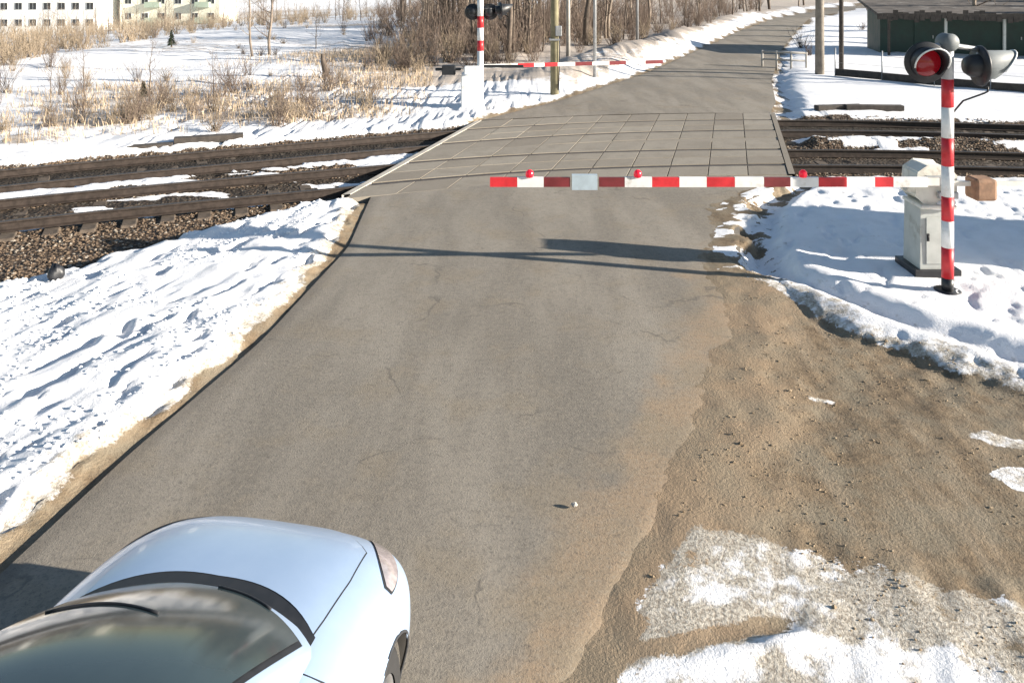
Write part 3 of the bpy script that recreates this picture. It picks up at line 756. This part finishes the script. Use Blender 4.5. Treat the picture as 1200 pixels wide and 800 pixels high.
def hut():
    X,Y=14.6,10.15
    e=empty('trackside_hut',(X,Y,HZ(X,Y)-.05),'small flat roofed railway hut with a vent pipe right of the signal','hut',rz=R(-12))
    m=MB(); m.box((0,0,1.25),(3.0,2.2,2.5)); m.build('wall',M_cream,e,bevel=.02)
    m=MB(); m.box((0,0,2.58),(3.2,2.4,.16)); rf=m.build('roof',M_roofgrey,e); m=MB(); m.tube([(.9,.5,2.6),(.9,.5,3.1)],.07,10); m.build('vent_pipe',M_greypaint,rf)
    m=MB(); m.box((-1.52,.3,1.05),(.06,.85,2.0)); d=m.build('door',M_green,e); m=MB(); m.box((-1.57,.0,1.05),(.05,.1,.04)); m.build('handle',M_greymetal,d)
    m=MB(); m.box((0,-1.12,1.6),(.9,.05,.9)); w=m.build('window',M_wframe,e); m=MB(); m.box((0,-1.155,1.6),(.78,.02,.78)); m.build('pane',M_pane,w)
hut()
def block(x,y,z,w,d,floors,cols,facade,label,rz,balc):
    e=empty('apartment_building',(x,y,z),label,'building',rz=rz,group='apartment blocks beyond the field')
    H=floors*2.9+.8
    m=MB(); m.box((w/2,d/2,H/2-.3),(w,d,H+.6)); m.build('wall',facade,e)
    m=MB(); m.box((w/2,d/2,H+.12),(w+.5,d+.5,.25)); m.build('roof',M_roofgrey,e)
    mw=MB(); mw.box((0,-.03,0),(1.25,.08,1.3)); wf=None
    for i in range(floors):
        for j in range(cols):
            X=(j+.5)*w/cols; Z=1.9+i*2.9
            if wf is None:
                wf=mw.build('window',M_wframe,e); mp=MB(); 
                for s in(-.37,.37): mp.box((s*.8,-.075,0),(.52,.02,1.15))
                mp.build('pane',M_pane,wf); o=wf
            else: o=copy_tree(wf,e)
            o.location=(X,0,Z)
            if balc and j%3==1:
                m=MB(); m.box((X+1.6,-.6,Z-.75),(2.6,1.2,1.0)); m.build('balcony',M_panelgreen,e)
block(-90.5,135,-5.2-.2,17,12,5,7,M_facade,'white apartment block with small dark windows at the top left corner',R(4),False)
block(-72.5,142,-4.6,18,12,5,6,M_facadeb,'pale cream apartment block with green balconies right of the white block',R(4),True)

# ------------------------------------------------------------------ bare trees and shrubs
def tree_meshes(seed,h,r0,nb,spread,bend=.06,low=.25):
    rr=random.Random(seed); t=MB(); c=MB()
    pts=[Vector((0,0,-.1))]; n=7
    for i in range(1,n+1):
        p=pts[-1]+Vector((rr.uniform(-bend,bend)*h*.3,rr.uniform(-bend,bend)*h*.3,h/n)); pts.append(p)
    t.tube(pts,[r0*(1-.86*i/n) for i in range(n+1)],7)
    def branch(p,d,l,r,depth):
        q=[p]; k=4
        for i in range(k):
            d=(d+Vector((rr.uniform(-.22,.22),rr.uniform(-.22,.22),rr.uniform(-.05,.2)))).normalized(); q.append(q[-1]+d*l/k)
        c.tube(q,[r*(1-.75*i/k) for i in range(k+1)],4 if depth==0 else 3,cap=False)
        if depth<2:
            for i in range(4 if depth==0 else 3):
                s=rr.randint(1,k); nd=(d+Vector((rr.uniform(-1,1),rr.uniform(-1,1),rr.uniform(-.1,.7)))*.85).normalized()
                branch(q[s],nd,l*rr.uniform(.35,.6),max(r*.45,.006),depth+1)
    for i in range(nb):
        f=low+(1-low)*(i+rr.random())/nb; idx=min(int(f*n),n-1); p=pts[idx].lerp(pts[idx+1],f*n-idx)
        a=rr.uniform(0,6.28); up=rr.uniform(.3,1.0)
        branch(p,Vector((math.cos(a),math.sin(a),up)).normalized(),spread*(1-f*.55)*rr.uniform(.6,1.1),r0*.32*(1-f*.6),0)
    return t,c
protos=[]
for i,(h,r0,nb,sp,mb,mt) in enumerate([(8,.10,17,2.2,M_bark,M_twig),(10,.14,20,2.6,M_barkpale,M_twig),(6.5,.07,15,1.7,M_bark,M_twigred),(9,.09,15,1.6,M_barkpale,M_twigpale),(5,.06,16,1.6,M_bark,M_twig),(11,.17,20,3.0,M_bark,M_twigred)]):
    t,c=tree_meshes(100+i,h,r0,nb,sp,low=.15)
    r_=bpy.data.objects.new('bare_tree',None); COL.objects.link(r_)
    t.build('trunk',mb,r_); c.build('crown',mt,r_); protos.append(r_)
used=set()
def put_tree(i,x,y,s,label,group):
    o=protos[i] if i not in used else copy_tree(protos[i])
    used.add(i); o.location=(x,y,HZ(x,y)-.05); o.rotation_euler=(rnd.uniform(-.06,.06),rnd.uniform(-.06,.06),rnd.uniform(0,6.28)); o.scale=(s,s,s*rnd.uniform(.9,1.15))
    tag(o,label,'tree',group)
# shrubs
def shrub_mesh(seed,h,w,n,r=.012):
    rr=random.Random(seed); m=MB()
    for i in range(n):
        a=rr.uniform(0,6.28); d=Vector((math.cos(a)*rr.uniform(.1,.8)*w/h,math.sin(a)*rr.uniform(.1,.8)*w/h,1)).normalized(); p=Vector((rr.uniform(-.15,.15)*w,rr.uniform(-.15,.15)*w,-.05)); l=h*rr.uniform(.5,1.05)
        q=[p]
        for k in range(3):
            d=(d+Vector((rr.uniform(-.25,.25),rr.uniform(-.25,.25),.05))).normalized(); q.append(q[-1]+d*l/3)
        m.tube(q,[r,r*.8,r*.55,r*.3],3,cap=False)
        for k in range(3):
            s=rr.randint(1,3); dd=(d+Vector((rr.uniform(-1,1),rr.uniform(-1,1),rr.uniform(0,.6)))*.8).normalized()
            e=q[s]+dd*l*rr.uniform(.2,.4); m.tube([q[s],(q[s]+e)/2+Vector((0,0,.03)),e],[r*.5,r*.4,r*.25],3,cap=False)
    return m
shr=[]
for i,(h,w,n,mt) in enumerate([(1.3,1.2,26,M_twig),(1.0,1.3,30,M_twigpale),(.8,.9,26,M_twigred),(1.7,1.3,28,M_twig),(.6,.9,30,M_twigpale)]):
    shr.append(shrub_mesh(200+i,h,w,n,.011).build('shrub',mt))
sused=set()
def put_shrub(i,x,y,s,label,group):
    o=shr[i] if i not in sused else shr[i].copy()
    if i in sused: COL.objects.link(o)
    sused.add(i); o.location=(x,y,HZ(x,y)); o.rotation_euler=(0,0,rnd.uniform(0,6.28)); o.scale=(s,s,s*rnd.uniform(.8,1.2)); tag(o,label,'shrub',group)

def clear_of_road(x,y,mg=2.0): return x<float(XL(y))-mg or x>float(XR(y))+mg
# thicket left of the far road
g1='bare trees of the thicket left of the far road'
n=0
while n<210:
    px=rnd.uniform(455,905); py=rnd.uniform(2,74)
    if px>560: lim=78-(px-560)*.18
    else: lim=40+(px-455)*.3
    if py>lim: continue
    X,Y=PX(px,py)
    if Y>115 or not clear_of_road(X,Y,2.6) or X>float(XL(Y)): continue
    put_tree(rnd.choice([0,1,2,2,3,4,5]),X,Y,rnd.uniform(.6,1.05),'bare grey tree in the thicket left of the far road',g1); n+=1
# background belt, upper left
g2='bare trees of the belt at the top left'
n=0
while n<80:
    px=rnd.uniform(-30,460); py=rnd.uniform(-4,34-(px*.035))
    Y=3600/(py+23+3); X=(px-600)/900*Y
    if Y>150 or Y<55: continue
    put_tree(rnd.choice([0,2,4,4]),X,Y,rnd.uniform(.35,.75),'small bare tree in the belt before the apartment blocks',g2); n+=1
# right of the far road and behind the shed
g3='bare trees right of the far road'
n=0
while n<34:
    px=rnd.uniform(935,1210); py=rnd.uniform(-8,22)
    Y=3600/(py+23); X=(px-600)/900*Y
    if Y<50 or Y>135 or not clear_of_road(X,Y,3): continue
    put_tree(rnd.choice([0,1,3,5]),X,Y,rnd.uniform(.7,1.0),'bare brown tree standing behind the green shed',g3); n+=1
# the pair in the field with brush at their feet
for k,(px,py,i,s) in enumerate(((296,68,3,.75),(316,66,1,.6))):
    X,Y=PX(px,py); put_tree(i,X,Y,s,['pale slender tree in the open field, left one of the pair','darker slender tree in the open field, right one of the pair'][k],'pair of trees in the field')
for (px,py,s) in ((285,66,.6),(305,68,.7),(322,66,.6)):
    X,Y=PX(px,py); put_shrub(2,X,Y,s,'low dark brush at the feet of the pair of field trees','brush under the field trees')
# saplings in the field
for (px,py,s) in ((175,120,.42),(370,60,.5),(100,115,.4),(60,118,.36),(250,112,.32)):
    X,Y=PX(px,py); put_tree(4,X,Y,s,'thin bare sapling rising from dry grass in the left field','saplings in the left field')
# off to the right: trees whose long shadows reach the far road
for (X,Y,i) in ((27,27.6,5),(25,41.6,1)): put_tree(i,X,Y,.9,'bare tree standing out to the right of the low fence','trees right of the low fence')
# shrubs
g4='dry shrubs in the left field'
n=0
while n<120:
    px=rnd.uniform(-20,450); py=rnd.uniform(20,158)
    X,Y=PX(px,py)
    d2=Y-float(YF(X))
    if d2<3.2: continue
    dens=.35+.6*float(fbm(np.array([X*.12]),np.array([Y*.12]),3,71)[0])+(.45 if (py>90 and px<400) else 0)-(.5 if (60<py<95 and px>120) else 0)
    if rnd.random()>dens: continue
    put_shrub(rnd.choice([0,1,1,3,4,4]),X,Y,rnd.uniform(.4,.85),'dry leafless shrub among grass and snow in the left field',g4); n+=1
g5='undergrowth shrubs along the far road'
n=0
while n<200:
    px=rnd.uniform(430,880); py=rnd.uniform(20,92)
    X,Y=PX(px,py)
    if not clear_of_road(X,Y,2.3) or X>float(XL(Y)) or py>84-(px-560)*.17*(px>560): continue
    put_shrub(rnd.choice([0,2,3,1]),X,Y,rnd.uniform(.7,1.4),'low bare undergrowth at the foot of the roadside thicket',g5); n+=1
for (px,py,s) in ((940,58,1.3),(948,66,.9),(1010,36,1.)):
    X,Y=PX(px,py); put_shrub(2,X,Y,s,'dark bare bush on the right verge of the far road','bushes on the right verge')
g6='shrubs behind the shed'
for k in range(26):
    px=rnd.uniform(1040,1215); py=rnd.uniform(2,12); X,Y=PX(px,py)
    if Y<62: put_shrub(3,X,Y,2.2,'tall brown brush rising above the shed roof',g6)
# far brush nobody could count: one mass per belt
def brush_mass(pts,scales,seed,m_,name,label):
    base=[]
    for q in range(3):
        mb=shrub_mesh(seed+q,1.5,1.3,13,.016); F=np.array([f for f in mb.f if len(f)==4]); base.append((np.array(mb.v),F))
    V=[];F=[];o_=0; r=np.random.RandomState(seed)
    for (X,Y),sc_ in zip(pts,scales):
        v,f=base[r.randint(3)]; a=r.uniform(0,6.28); ca,sa=math.cos(a),math.sin(a)
        w=np.stack([(v[:,0]*ca-v[:,1]*sa)*sc_+X,(v[:,0]*sa+v[:,1]*ca)*sc_+Y,v[:,2]*sc_*r.uniform(.8,1.3)],1); V.append(w); F.append(f+o_); o_+=len(v)
    V=np.concatenate(V); F=np.concatenate(F); 
    i0=0
    P=np.array(pts); hz=terrain(P[:,0],P[:,1])[0]; k=0; out=[]
    ln=[0]
    me=bpy.data.meshes.new(name); n_=len(F)
    # lift every clump to the ground under it
    idx=np.repeat(np.arange(len(pts)),[0]*0+SZ(pts,base,seed)); V[:,2]+=hz[idx]
    me.vertices.add(len(V)); me.vertices.foreach_set('co',V.astype(np.float32).ravel()); me.loops.add(n_*4); me.loops.foreach_set('vertex_index',F.ravel().astype(np.int32)); me.polygons.add(n_); me.polygons.foreach_set('loop_start',np.arange(0,n_*4,4,dtype=np.int32)); me.update(calc_edges=True)
    me.materials.append(m_); o=bpy.data.objects.new(name,me); COL.objects.link(o); tag(o,label,'brush',kind='stuff')
def SZ(pts,base,seed):
    r=np.random.RandomState(seed); L=[]
    for _ in pts:
        L.append(len(base[r.randint(3)][0])); r.uniform(0,6.28); r.uniform(.8,1.3)
    return L
def scatter(n,px0,px1,py0,py1,ok):
    L=[]
    while len(L)<n:
        px=rnd.uniform(px0,px1); py=rnd.uniform(py0,py1); X,Y=PX(px,py)
        if clear_of_road(X,Y,2.4) and ok(px,py,X,Y): L.append((X,Y))
    return L
lt=lambda X,Y: X<float(XL(Y))
p_=scatter(420,440,900,-8,66,lambda px,py,X,Y: lt(X,Y) and Y<150 and py<72-(px-560)*.17*(px>560)-(560-px)*.35*(px<560))
brush_mass(p_,[rnd.uniform(.9,1.7) for _ in p_],300,M_twig,'distant_brush','grey brown brush filling the thicket left of the far road')
p_=scatter(460,-30,490,-6,84,lambda px,py,X,Y: Y<150 and py<max(78-px*.19,44-px*.05) and rnd.random()<.25+.75*(float(fbm(np.array([X*.06]),np.array([Y*.05]),3,33)[0])>-.1))
brush_mass(p_,[rnd.uniform(.5,1.15) for _ in p_],310,M_twigpale,'distant_brush','grey brown brush belt across the top left of the field')
p_=scatter(120,930,1215,-10,14,lambda px,py,X,Y: 62<Y<150 and X>float(XR(Y)))
brush_mass(p_,[rnd.uniform(1,1.8) for _ in p_],320,M_twig,'distant_brush','brown brush mass beyond the green shed')
# little conifers
X,Y=PX(673,597); m=MB(); m.blob((0,0,.02),(.024,.02,.016),6,seed=8,rough=.2); o=m.build('stone',M_conc); o.location=(X,Y,.02); tag(o,'small pale stone lying alone on the open asphalt','stone')
def conifer(px,py,h,label):
    X,Y=PX(px,py); e=empty('conifer',(X,Y,HZ(X,Y)),label,'tree',group='small conifers in the left field')
    m=MB(); m.tube([(0,0,-.05),(0,0,h)],[.05,.01],6); m.build('trunk',M_bark,e)
    m=MB(); rr=random.Random(int(px))
    for i in range(240):
        t=rr.random()**.8; z=h*(.12+.88*t); a=rr.uniform(0,6.28); l=h*.34*(1-t)+.05
        d=Vector((math.cos(a),math.sin(a),-.25)); p=Vector((0,0,z)); q=p+d*l*rr.uniform(.6,1); s=Vector((-d.y,d.x,0))*.05
        b=len(m.v); m.v+= [tuple(p),tuple((p+q)/2+s),tuple(q),tuple((p+q)/2-s+Vector((0,0,.03)))]; m.quad(b,b+1,b+2,b+3)
    m.build('crown',M_needle,e)
conifer(201,58,.95,'small dark conifer standing alone in the upper field snow')
conifer(168,118,.6,'little green conifer in tan grass beside a sapling')
def spruce(X,Y,h,seed):
    e=empty('spruce',(X,Y,HZ(X,Y)),'dark green spruce standing beyond the right end of the green shed','tree',group='spruces right of the shed')
    m=MB(); m.tube([(0,0,-.1),(0,0,h*.5),(0,0,h)],[.16,.1,.02],8); m.build('trunk',M_bark,e)
    m=MB(); rr=random.Random(seed)
    for i in range(1500):
        t=rr.random()**.75; z=h*(.06+.94*t); a=rr.uniform(0,6.28); l=h*.24*(1-t)**.85+.12
        d=Vector((math.cos(a),math.sin(a),-.28+rr.uniform(-.12,.2))); r0=rr.uniform(.1,.75)*l; p=Vector((0,0,z))+d*r0; q=p+d*l*rr.uniform(.25,.5); sd2=Vector((-d.y,d.x,rr.uniform(-.3,.3)))*rr.uniform(.06,.15)
        b=len(m.v); m.v+=[tuple(p),tuple((p+q)/2+sd2),tuple(q),tuple((p+q)/2-sd2-Vector((0,0,.05)))]; m.quad(b,b+1,b+2,b+3)
    m.build('crown',M_needle,e)
for k,(X,Y,h) in enumerate(((33.5,37.6,5.2),(36,41,6.0),(38.5,45,6.8),(40,50,7.0),(43,56,7.6),(45,62,8.2),(36,36.6,5.4),(38,38.8,6.2))): spruce(X,Y,h,k)
# dry grass: uncounted
def grass_mesh(n,seed):
    r=np.random.RandomState(seed); X=r.uniform(-34,4,n*5); Y=r.uniform(17,62,n*5)
    hh,d_,g_,m_,gr=terrain(X,Y); k=(gr>.28)&(X<-2.5-.1*(Y-24))&(r.rand(len(X))<np.clip((gr-.3)*3,0,1))&(Y<YF(X)+26); X,Y,hh=X[k][:n],Y[k][:n],hh[k][:n]
    n=len(X); a=r.uniform(0,6.28,n); l=r.uniform(.12,.42,n); lean=r.uniform(0,.7,n); w=r.uniform(.006,.014,n)
    b=r.uniform(0,6.28,n); dx=np.cos(b)*lean*l; dy=np.sin(b)*lean*l
    P=np.stack([X,Y,hh-.03],1); s=np.stack([np.cos(a)*w,np.sin(a)*w,np.zeros(n)],1); tip=P+np.stack([dx,dy,l*(1-lean*.4)],1); mid=P+np.stack([dx*.35,dy*.35,l*.55],1)
    V=np.stack([P-s,P+s,mid+s*.7,mid-s*.7,tip],1).reshape(-1,3)
    i=np.arange(n)[:,None]*5
    F=[tuple(q) for q in (i+np.array([0,1,2,3])).tolist()]+[tuple(q) for q in (i+np.array([3,2,4])).tolist()]
    me=bpy.data.meshes.new('dry_grass'); me.from_pydata(V.tolist(),[],F); me.materials.append(M_grass); o=bpy.data.objects.new('dry_grass',me); COL.objects.link(o); return o
tag(grass_mesh(20000,9),'tan dry grass poking through snow across the left field','grass',kind='stuff')

# ------------------------------------------------------------------ the car
HL=1.9; ZM=.50
fx_p=[-1.95,-1.8,-1.5,-1.0,.55,.80,1.0,1.2,1.45,1.58,1.69,1.77,1.83]; fz_p=[.80,.90,.98,1.0,.985,.965,.935,.895,.825,.755,.68,.60,.55]
zx,zz_=smoothed(fx_p,fz_p,-1.95,1.83,800,18)
def zt(x): return float(np.interp(x,zx,zz_))
def wd(x):
    if x>=0: t=(x/1.83); return .92*max(1-t**7.5,0)**(1/2.2)*(1-.02*t)
    t=(-x/1.95); return .88*max(1-t**10,0)**(1/2.3)*(1-.05*t)
NB=3.0
def surf(x,t):
    """t 0..1 from sill over the shoulder to the centre line (right-hand side, +y)"""
    w=wd(x)
    if t<.3:
        k=t/.3; return Vector((x,w*(.93+.07*math.sin(k*math.pi/2)),.19+(ZM-.19)*k))
    a=(t-.3)/.7*math.pi/2; e=2/NB
    return Vector((x,w*max(math.cos(a),0)**e,ZM+(zt(x)-ZM)*math.sin(a)**e))
def topz(x,y):
    w=wd(x); q=min(abs(y)/max(w,1e-4),1); return ZM+(zt(x)-ZM)*(1-q**NB)**(1/NB)
def sidey(x,z):
    w=wd(x)
    if z<ZM: return w*(.93+.07*math.sin((z-.19)/(ZM-.19)*math.pi/2))
    q=min((z-ZM)/(zt(x)-ZM),1); return w*(1-q**NB)**(1/NB)
def snorm(x,t):
    e=1e-3; a=surf(min(x+e,1.829),t)-surf(x-e,t); b=surf(x,min(t+e,1))-surf(x,t-e) ; n=b.cross(a)
    if n.length<1e-12: return Vector((1,0,0))
    n.normalize()
    c=surf(x,t)-Vector((x*.85,0,ZM)); return n if n.dot(c)>0 else -n
def flip(p): return Vector((p.x,-p.y,p.z))
car=empty('car',(0,0,0),'pale blue white car driving away at the lower left of the road','car')
hd=math.atan2(.98,.19)
car.location=(-1.66,3.02,.02); car.rotation_euler=(0,0,hd)
# in car space x = forward, +y = left after rotation; mirror is symmetric
WX=(.97,-1.25); WR=.30; AR=.355
xs=[1.83*math.sin(math.pi/2*i/70) for i in range(-0,71)]
xs=[-1.95*math.sin(math.pi/2*i/60) for i in range(60,0,-1)]+xs
xs[-1]=1.829; xs[0]=-1.949
ts=[i/15*.3 for i in range(15)]+[.3+.7*i/33 for i in range(34)]
m=MB()
for sgn in(1,-1):
    P=[]
    for xx in xs:
        row=[]
        for t in ts:
            p=surf(xx,t)
            if t<.62:
                for wx in WX:
                    dx,dz=p.x-wx,p.z-WR; r=math.hypot(dx,dz)
                    if abs(r-AR)<.022 and r>0: p=Vector((wx+dx/r*AR,p.y,WR+dz/r*AR))
            row.append(p if sgn>0 else flip(p))
        P.append(row if sgn>0 else row[::-1])
    m.grid(P,smooth=True)
keep=[]
for i,f in enumerate(m.f):
    c=sum((Vector(m.v[k]) for k in f),Vector())/len(f)
    inside=any(math.hypot(c.x-wx,c.z-WR)<AR-.003 for wx in WX) and abs(c.y)>.3
    if not inside: keep.append(i)
m.f=[m.f[i] for i in keep]; m.m=[0]*len(m.f); m.sm=[True]*len(m.f)
# greenhouse shell (pillars and roof)
NW=2.3
def ghx(k): return .86-1.16*k-.0*k
def ghw(k): return .665-.105*k**1.3
def ghz(k): return .945+.465*math.sin(k*math.pi/2*.82)/math.sin(math.pi/2*.82)
def ghr(k): return -1.85+.62*k
def wsp(s,k,off=0):
    w=ghw(k)*.965; x=ghx(k)-.25*abs(s)**NW; return Vector((x+off*.42,s*w,ghz(k)+off*.9))
def outline(k):
    L=[]; n1=13
    for i in range(n1+1): L.append(wsp(1-i/n1*1.0,k)) if i<n1 else L.append(wsp(0,k))
    half=L[::-1]  # centre -> pillar
    w=ghw(k); xf=half[-1].x-.05; xr=ghr(k)
    for i in range(13):
        t=i/12; xx=xf+(xr+.2-xf)*t; half.append(Vector((xx,w*(1-.07*max(0,t-.4)**1.5),ghz(k)-.0)))
    we=half[-1].y
    for i in range(1,11):
        a=i/10*math.pi/2; half.append(Vector((xr+.2-.2*math.sin(a)**.8,we*max(math.cos(a),0)**.55,ghz(k))))
    return half
P=[]
ks=[i/14 for i in range(15)]
for k in ks: 
    h_=outline(k); P.append([p for p in h_]+[flip(p) for p in h_[-2:0:-1]])
top=P[-1]
for (f,dz) in ((.93,.022),(.80,.042),(.55,.058),(.25,.066),(.02,.068)):
    P.append([Vector((-.75+(p.x+.75)*f,p.y*f,p.z+dz)) for p in top])
m.grid(P,smooth=True,closed=True)
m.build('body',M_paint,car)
# underbody and wheel wells
m=MB(); m.box((0,0,.33),(3.3,1.0,.3)); m.build('underbody',M_gap,car)
for wx in WX:
    for s in(1,-1):
        m=MB(); n=28
        P=[[(wx+math.cos(2*math.pi*i/n)*AR,s*yy_,WR+math.sin(2*math.pi*i/n)*AR) for i in range(n)] for yy_ in (.42,.78)]
        m.grid(P,closed=True); b=len(m.v); m.v.append((wx,s*.42,WR)); 
        for i in range(n): m.quad(i,(i+1)%n,b)
        m.build('wheel_well',M_gap,car)
        m=MB(); q=[]
        for i in range(25):
            a=R(-20)+R(220)*i/24; xx,z=wx+math.cos(a)*AR,WR+math.sin(a)*AR
            q.append((xx,s*(sidey(xx,max(z,.2))-.004),z))
        m.tube(q,.008,6); m.build('arch_lip',M_gap,car)
        w=bpy.data.objects.new('wheel',None); COL.objects.link(w); w.parent=car; w.location=(wx,s*.75,WR)
        m=MB(); m.lathe((0,-.10*s,0),(0,s,0),[(0,.17),(0,.26),(.02,.29),(.05,.30),(.15,.30),(.18,.29),(.20,.26),(.20,.185)],36); m.build('tyre',M_tyre,w)
        m=MB(); m.lathe((0,-.06*s,0),(0,s,0),[(.0,0),(.0,.16),(.10,.19),(.15,.19),(.15,.175),(.12,.165),(.10,.155)],30)
        for i in range(5):
            a=i*2*math.pi/5; m.box((math.cos(a)*.085,.055*s,math.sin(a)*.085),(.17,.03,.045),rot=Matrix.Rotation(-a,3,'Y'))
        m.build('rim',M_rim,w)
# cowl, hood and their gaps
def gx_(y): return .86-.25*(min(abs(y)/.64,1.05))**NW
def top_patch(y0,y1,xa,xb,off,ny=28,nx2=14):
    P=[]
    for i in range(ny+1):
        y=y0+(y1-y0)*i/ny; a,b=xa(y),xb(y); row=[]
        for j in range(nx2+1):
            xx=a+(b-a)*j/nx2; row.append(Vector((xx,y,topz(xx,y)+off)))
        P.append(row)
    m=MB(); m.grid(P); return m
cw=lambda y: gx_(y)+.035+.03*(abs(y)/.62)
top_patch(-.625,.625,lambda y:gx_(y)-.12,cw,.005).build('cowl',M_plastic,car)
def hw(x): return np.interp(x,[.6,.8,1.1,1.45,1.75],[.60,.615,.62,.59,.53])
def hood(off,grow,name,m_):
    P=[]; n=26
    for i in range(n+1):
        s=-1+2*i/n; row=[]
        for j in range(23):
            t=j/22
            y=s*(.62+grow)
            a=cw(y)+.008-grow; b=1.69-.30*abs(s)**2.6+grow
            xx=a+(b-a)*t; y=s*(hw(xx)+grow)
            row.append(Vector((xx,y,topz(xx,y)+off)))
        P.append(row)
    m=MB(); m.grid(P); m.build(name,m_,car)
hood(.0025,.0055,'hood_gap',M_gap); hood(.006,0,'hood',M_paint)
# headlights and tail lamps
def patch(xa,xb,tc,tw,off,name,m_,s,n=16):
    P=[]
    for i in range(n+1):
        u=i/n; xx=xa+(xb-xa)*u; row=[]
        for j in range(9):
            t=tc(u)+tw(u)*(j/4-1); p=surf(xx,t); q=p+snorm(xx,t)*off; row.append(q if s>0 else flip(q))
        P.append(row)
    m=MB(); m.grid(P); return m.build(name,m_,car)
for s in(1,-1):
    tcf=lambda u:.655-.10*u; twf=lambda u:.004+.062*math.sin(math.pi*min(max(u*.86+.10,0),1))**.7
    patch(1.68,1.20,tcf,lambda u:twf(u)+.006,.003,'headlight_seal',M_gap,s)
    patch(1.67,1.215,tcf,twf,.006,'headlight',M_lampglass,s)
    patch(-1.86,-1.55,lambda u:.6-.06*u,lambda u:.06*(1-u*.5),.005,'tail_lamp',M_darkred,s)
    # door seams
    m=MB()
    for xd in(.50,-.45,-1.0):
        q=[]
        for i in range(14):
            z=.24+(.93-.24)*i/13; xx=xd+ (.10*math.sin(i/13*3.14) if xd>.4 else 0); q.append((xx,s*(sidey(xx,z)+.001),z))
        m.tube(q,.005,5)
    m.build('door_gap',M_gap,car)
    for xd in(-.30,-.92):
        m=MB(); m.tube([(xd,s*(sidey(xd,.80)+.012),.80),(xd+.16,s*(sidey(xd,.80)+.012),.80)],.014,8); m.build('handle',M_paint,car)
    # mirrors
    m=MB(); m.blob((.26,s*.885,1.0),(.075,.10,.065),10,rough=.03); mi=m.build('mirror',M_plastic,car)
    m=MB(); m.tube([(.26,s*.68,.95),(.26,s*.82,.985)],.028,8); m.build('mirror_stalk',M_plastic,mi)
    m=MB(); m.box((.195,s*.885,1.0),(.02,.15,.09)); m.build('mirror_glass',M_pane,mi,bevel=.008)
# glass
def ws_patch(sm,ka,kb,off,name,m_):
    P=[]
    for i in range(33):
        s=-sm+2*sm*i/32; P.append([wsp(s,ka+(kb-ka)*j/18,off) for j in range(19)])
    m=MB(); m.grid(P); return m.build(name,m_,car)
ws_patch(.965,.05,.99,.0035,'windscreen_surround',M_plastic); ws_patch(.925,.06,.95,.008,'windscreen',M_carglass)
for s in(1,-1):
    for (ta,tb) in ((.06,.47),(.51,.88)):
        P=[];Q=[]
        for i in range(13):
            r1_=[];r2_=[]
            for j in range(11):
                k=.12+.74*j/10
                h_=outline(k); xf=wsp(1,k).x-.05; xr=ghr(k)+.2
                t=ta+(tb-ta)*i/12; xx=xf+(xr-xf)*t; w=ghw(k)*(1-.07*max(0,t-.4)**1.5)
                r1_.append((xx,s*(w+.006),ghz(k)))
            P.append(r1_)
        m=MB(); m.grid(P); m.build('side_window',M_carglass,car)
P=[]
for i in range(15):
    y=-.5+i/14; r_=[]
    for j in range(9):
        k=.2+.65*j/8; r_.append((ghr(k)-.012+.03*(2*abs(y))**3,y*(1-.15*k),ghz(k)+.006))
    P.append(r_)
m=MB(); m.grid(P); m.build('rear_window',M_carglass,car)
# wipers
for (a,b) in ((.80,-.08),(-.10,-.60)):
    m=MB(); q=[wsp(a+(b-a)*i/10,(.34+.10*i/10) if a>0 else .06,.012) for i in range(11)]; m.tube(q,.006,5); m.build('wiper',M_plastic,car)
# grille, bumper openings, plain number plate
patch(1.825,1.62,lambda u:.17,lambda u:.07*(1-u*.4),.004,'lower_grille',M_plastic,1); patch(1.825,1.62,lambda u:.17,lambda u:.07*(1-u*.4),.004,'lower_grille',M_plastic,-1)
m=MB(); m.box((1.845,0,.45),(.02,.5,.11)); m.build('number_plate',M_white,car,bevel=.006)
for z in (.55,):
    m=MB(); m.tube([(surf(1.829-.2*abs(i/8)**2.2*1.0,.31).x, (i/8)*.55, z) for i in range(-8,9)],.014,6); m.build('grille_bar',M_plastic,car)

# ------------------------------------------------------------------ camera, light, world
cd=bpy.data.cameras.new('camera'); cam=bpy.data.objects.new('camera',cd); COL.objects.link(cam); sc.camera=cam
cam.location=(0,0,4.0); cam.rotation_euler=(R(90),0,0); cd.sensor_width=36; cd.lens=27.0; cd.shift_y=-423/1200; cd.clip_end=3000; cd.clip_start=.05
EL=15.8; d=Vector((-.977,.213,0)).normalized()
dirv=Vector((d.x*math.cos(R(EL)),d.y*math.cos(R(EL)),-math.sin(R(EL))))
sd_=bpy.data.lights.new('sun','SUN'); so=bpy.data.objects.new('sun',sd_); COL.objects.link(so); so.rotation_euler=dirv.to_track_quat('-Z','Y').to_euler(); so.location=(30,-8,20)
sd_.energy=5.0; sd_.angle=R(.5); sd_.color=(1,.91,.79)
w=bpy.data.worlds.new('World'); sc.world=w; w.use_nodes=True; nt=w.node_tree
bg=nt.nodes['Background']; sk=nt.nodes.new('ShaderNodeTexSky'); sk.sky_type='NISHITA'; sk.sun_disc=False; sk.sun_elevation=R(EL); sk.sun_rotation=math.atan2(-d.x,-d.y); sk.air_density=1.0; sk.dust_density=.3
nt.links.new(sk.outputs[0],bg.inputs[0]); bg.inputs[1].default_value=.058
vs=sc.view_settings; vs.view_transform='Standard'; vs.look='None'; vs.gamma=1; vs.exposure=1.55; vs.use_curve_mapping=False
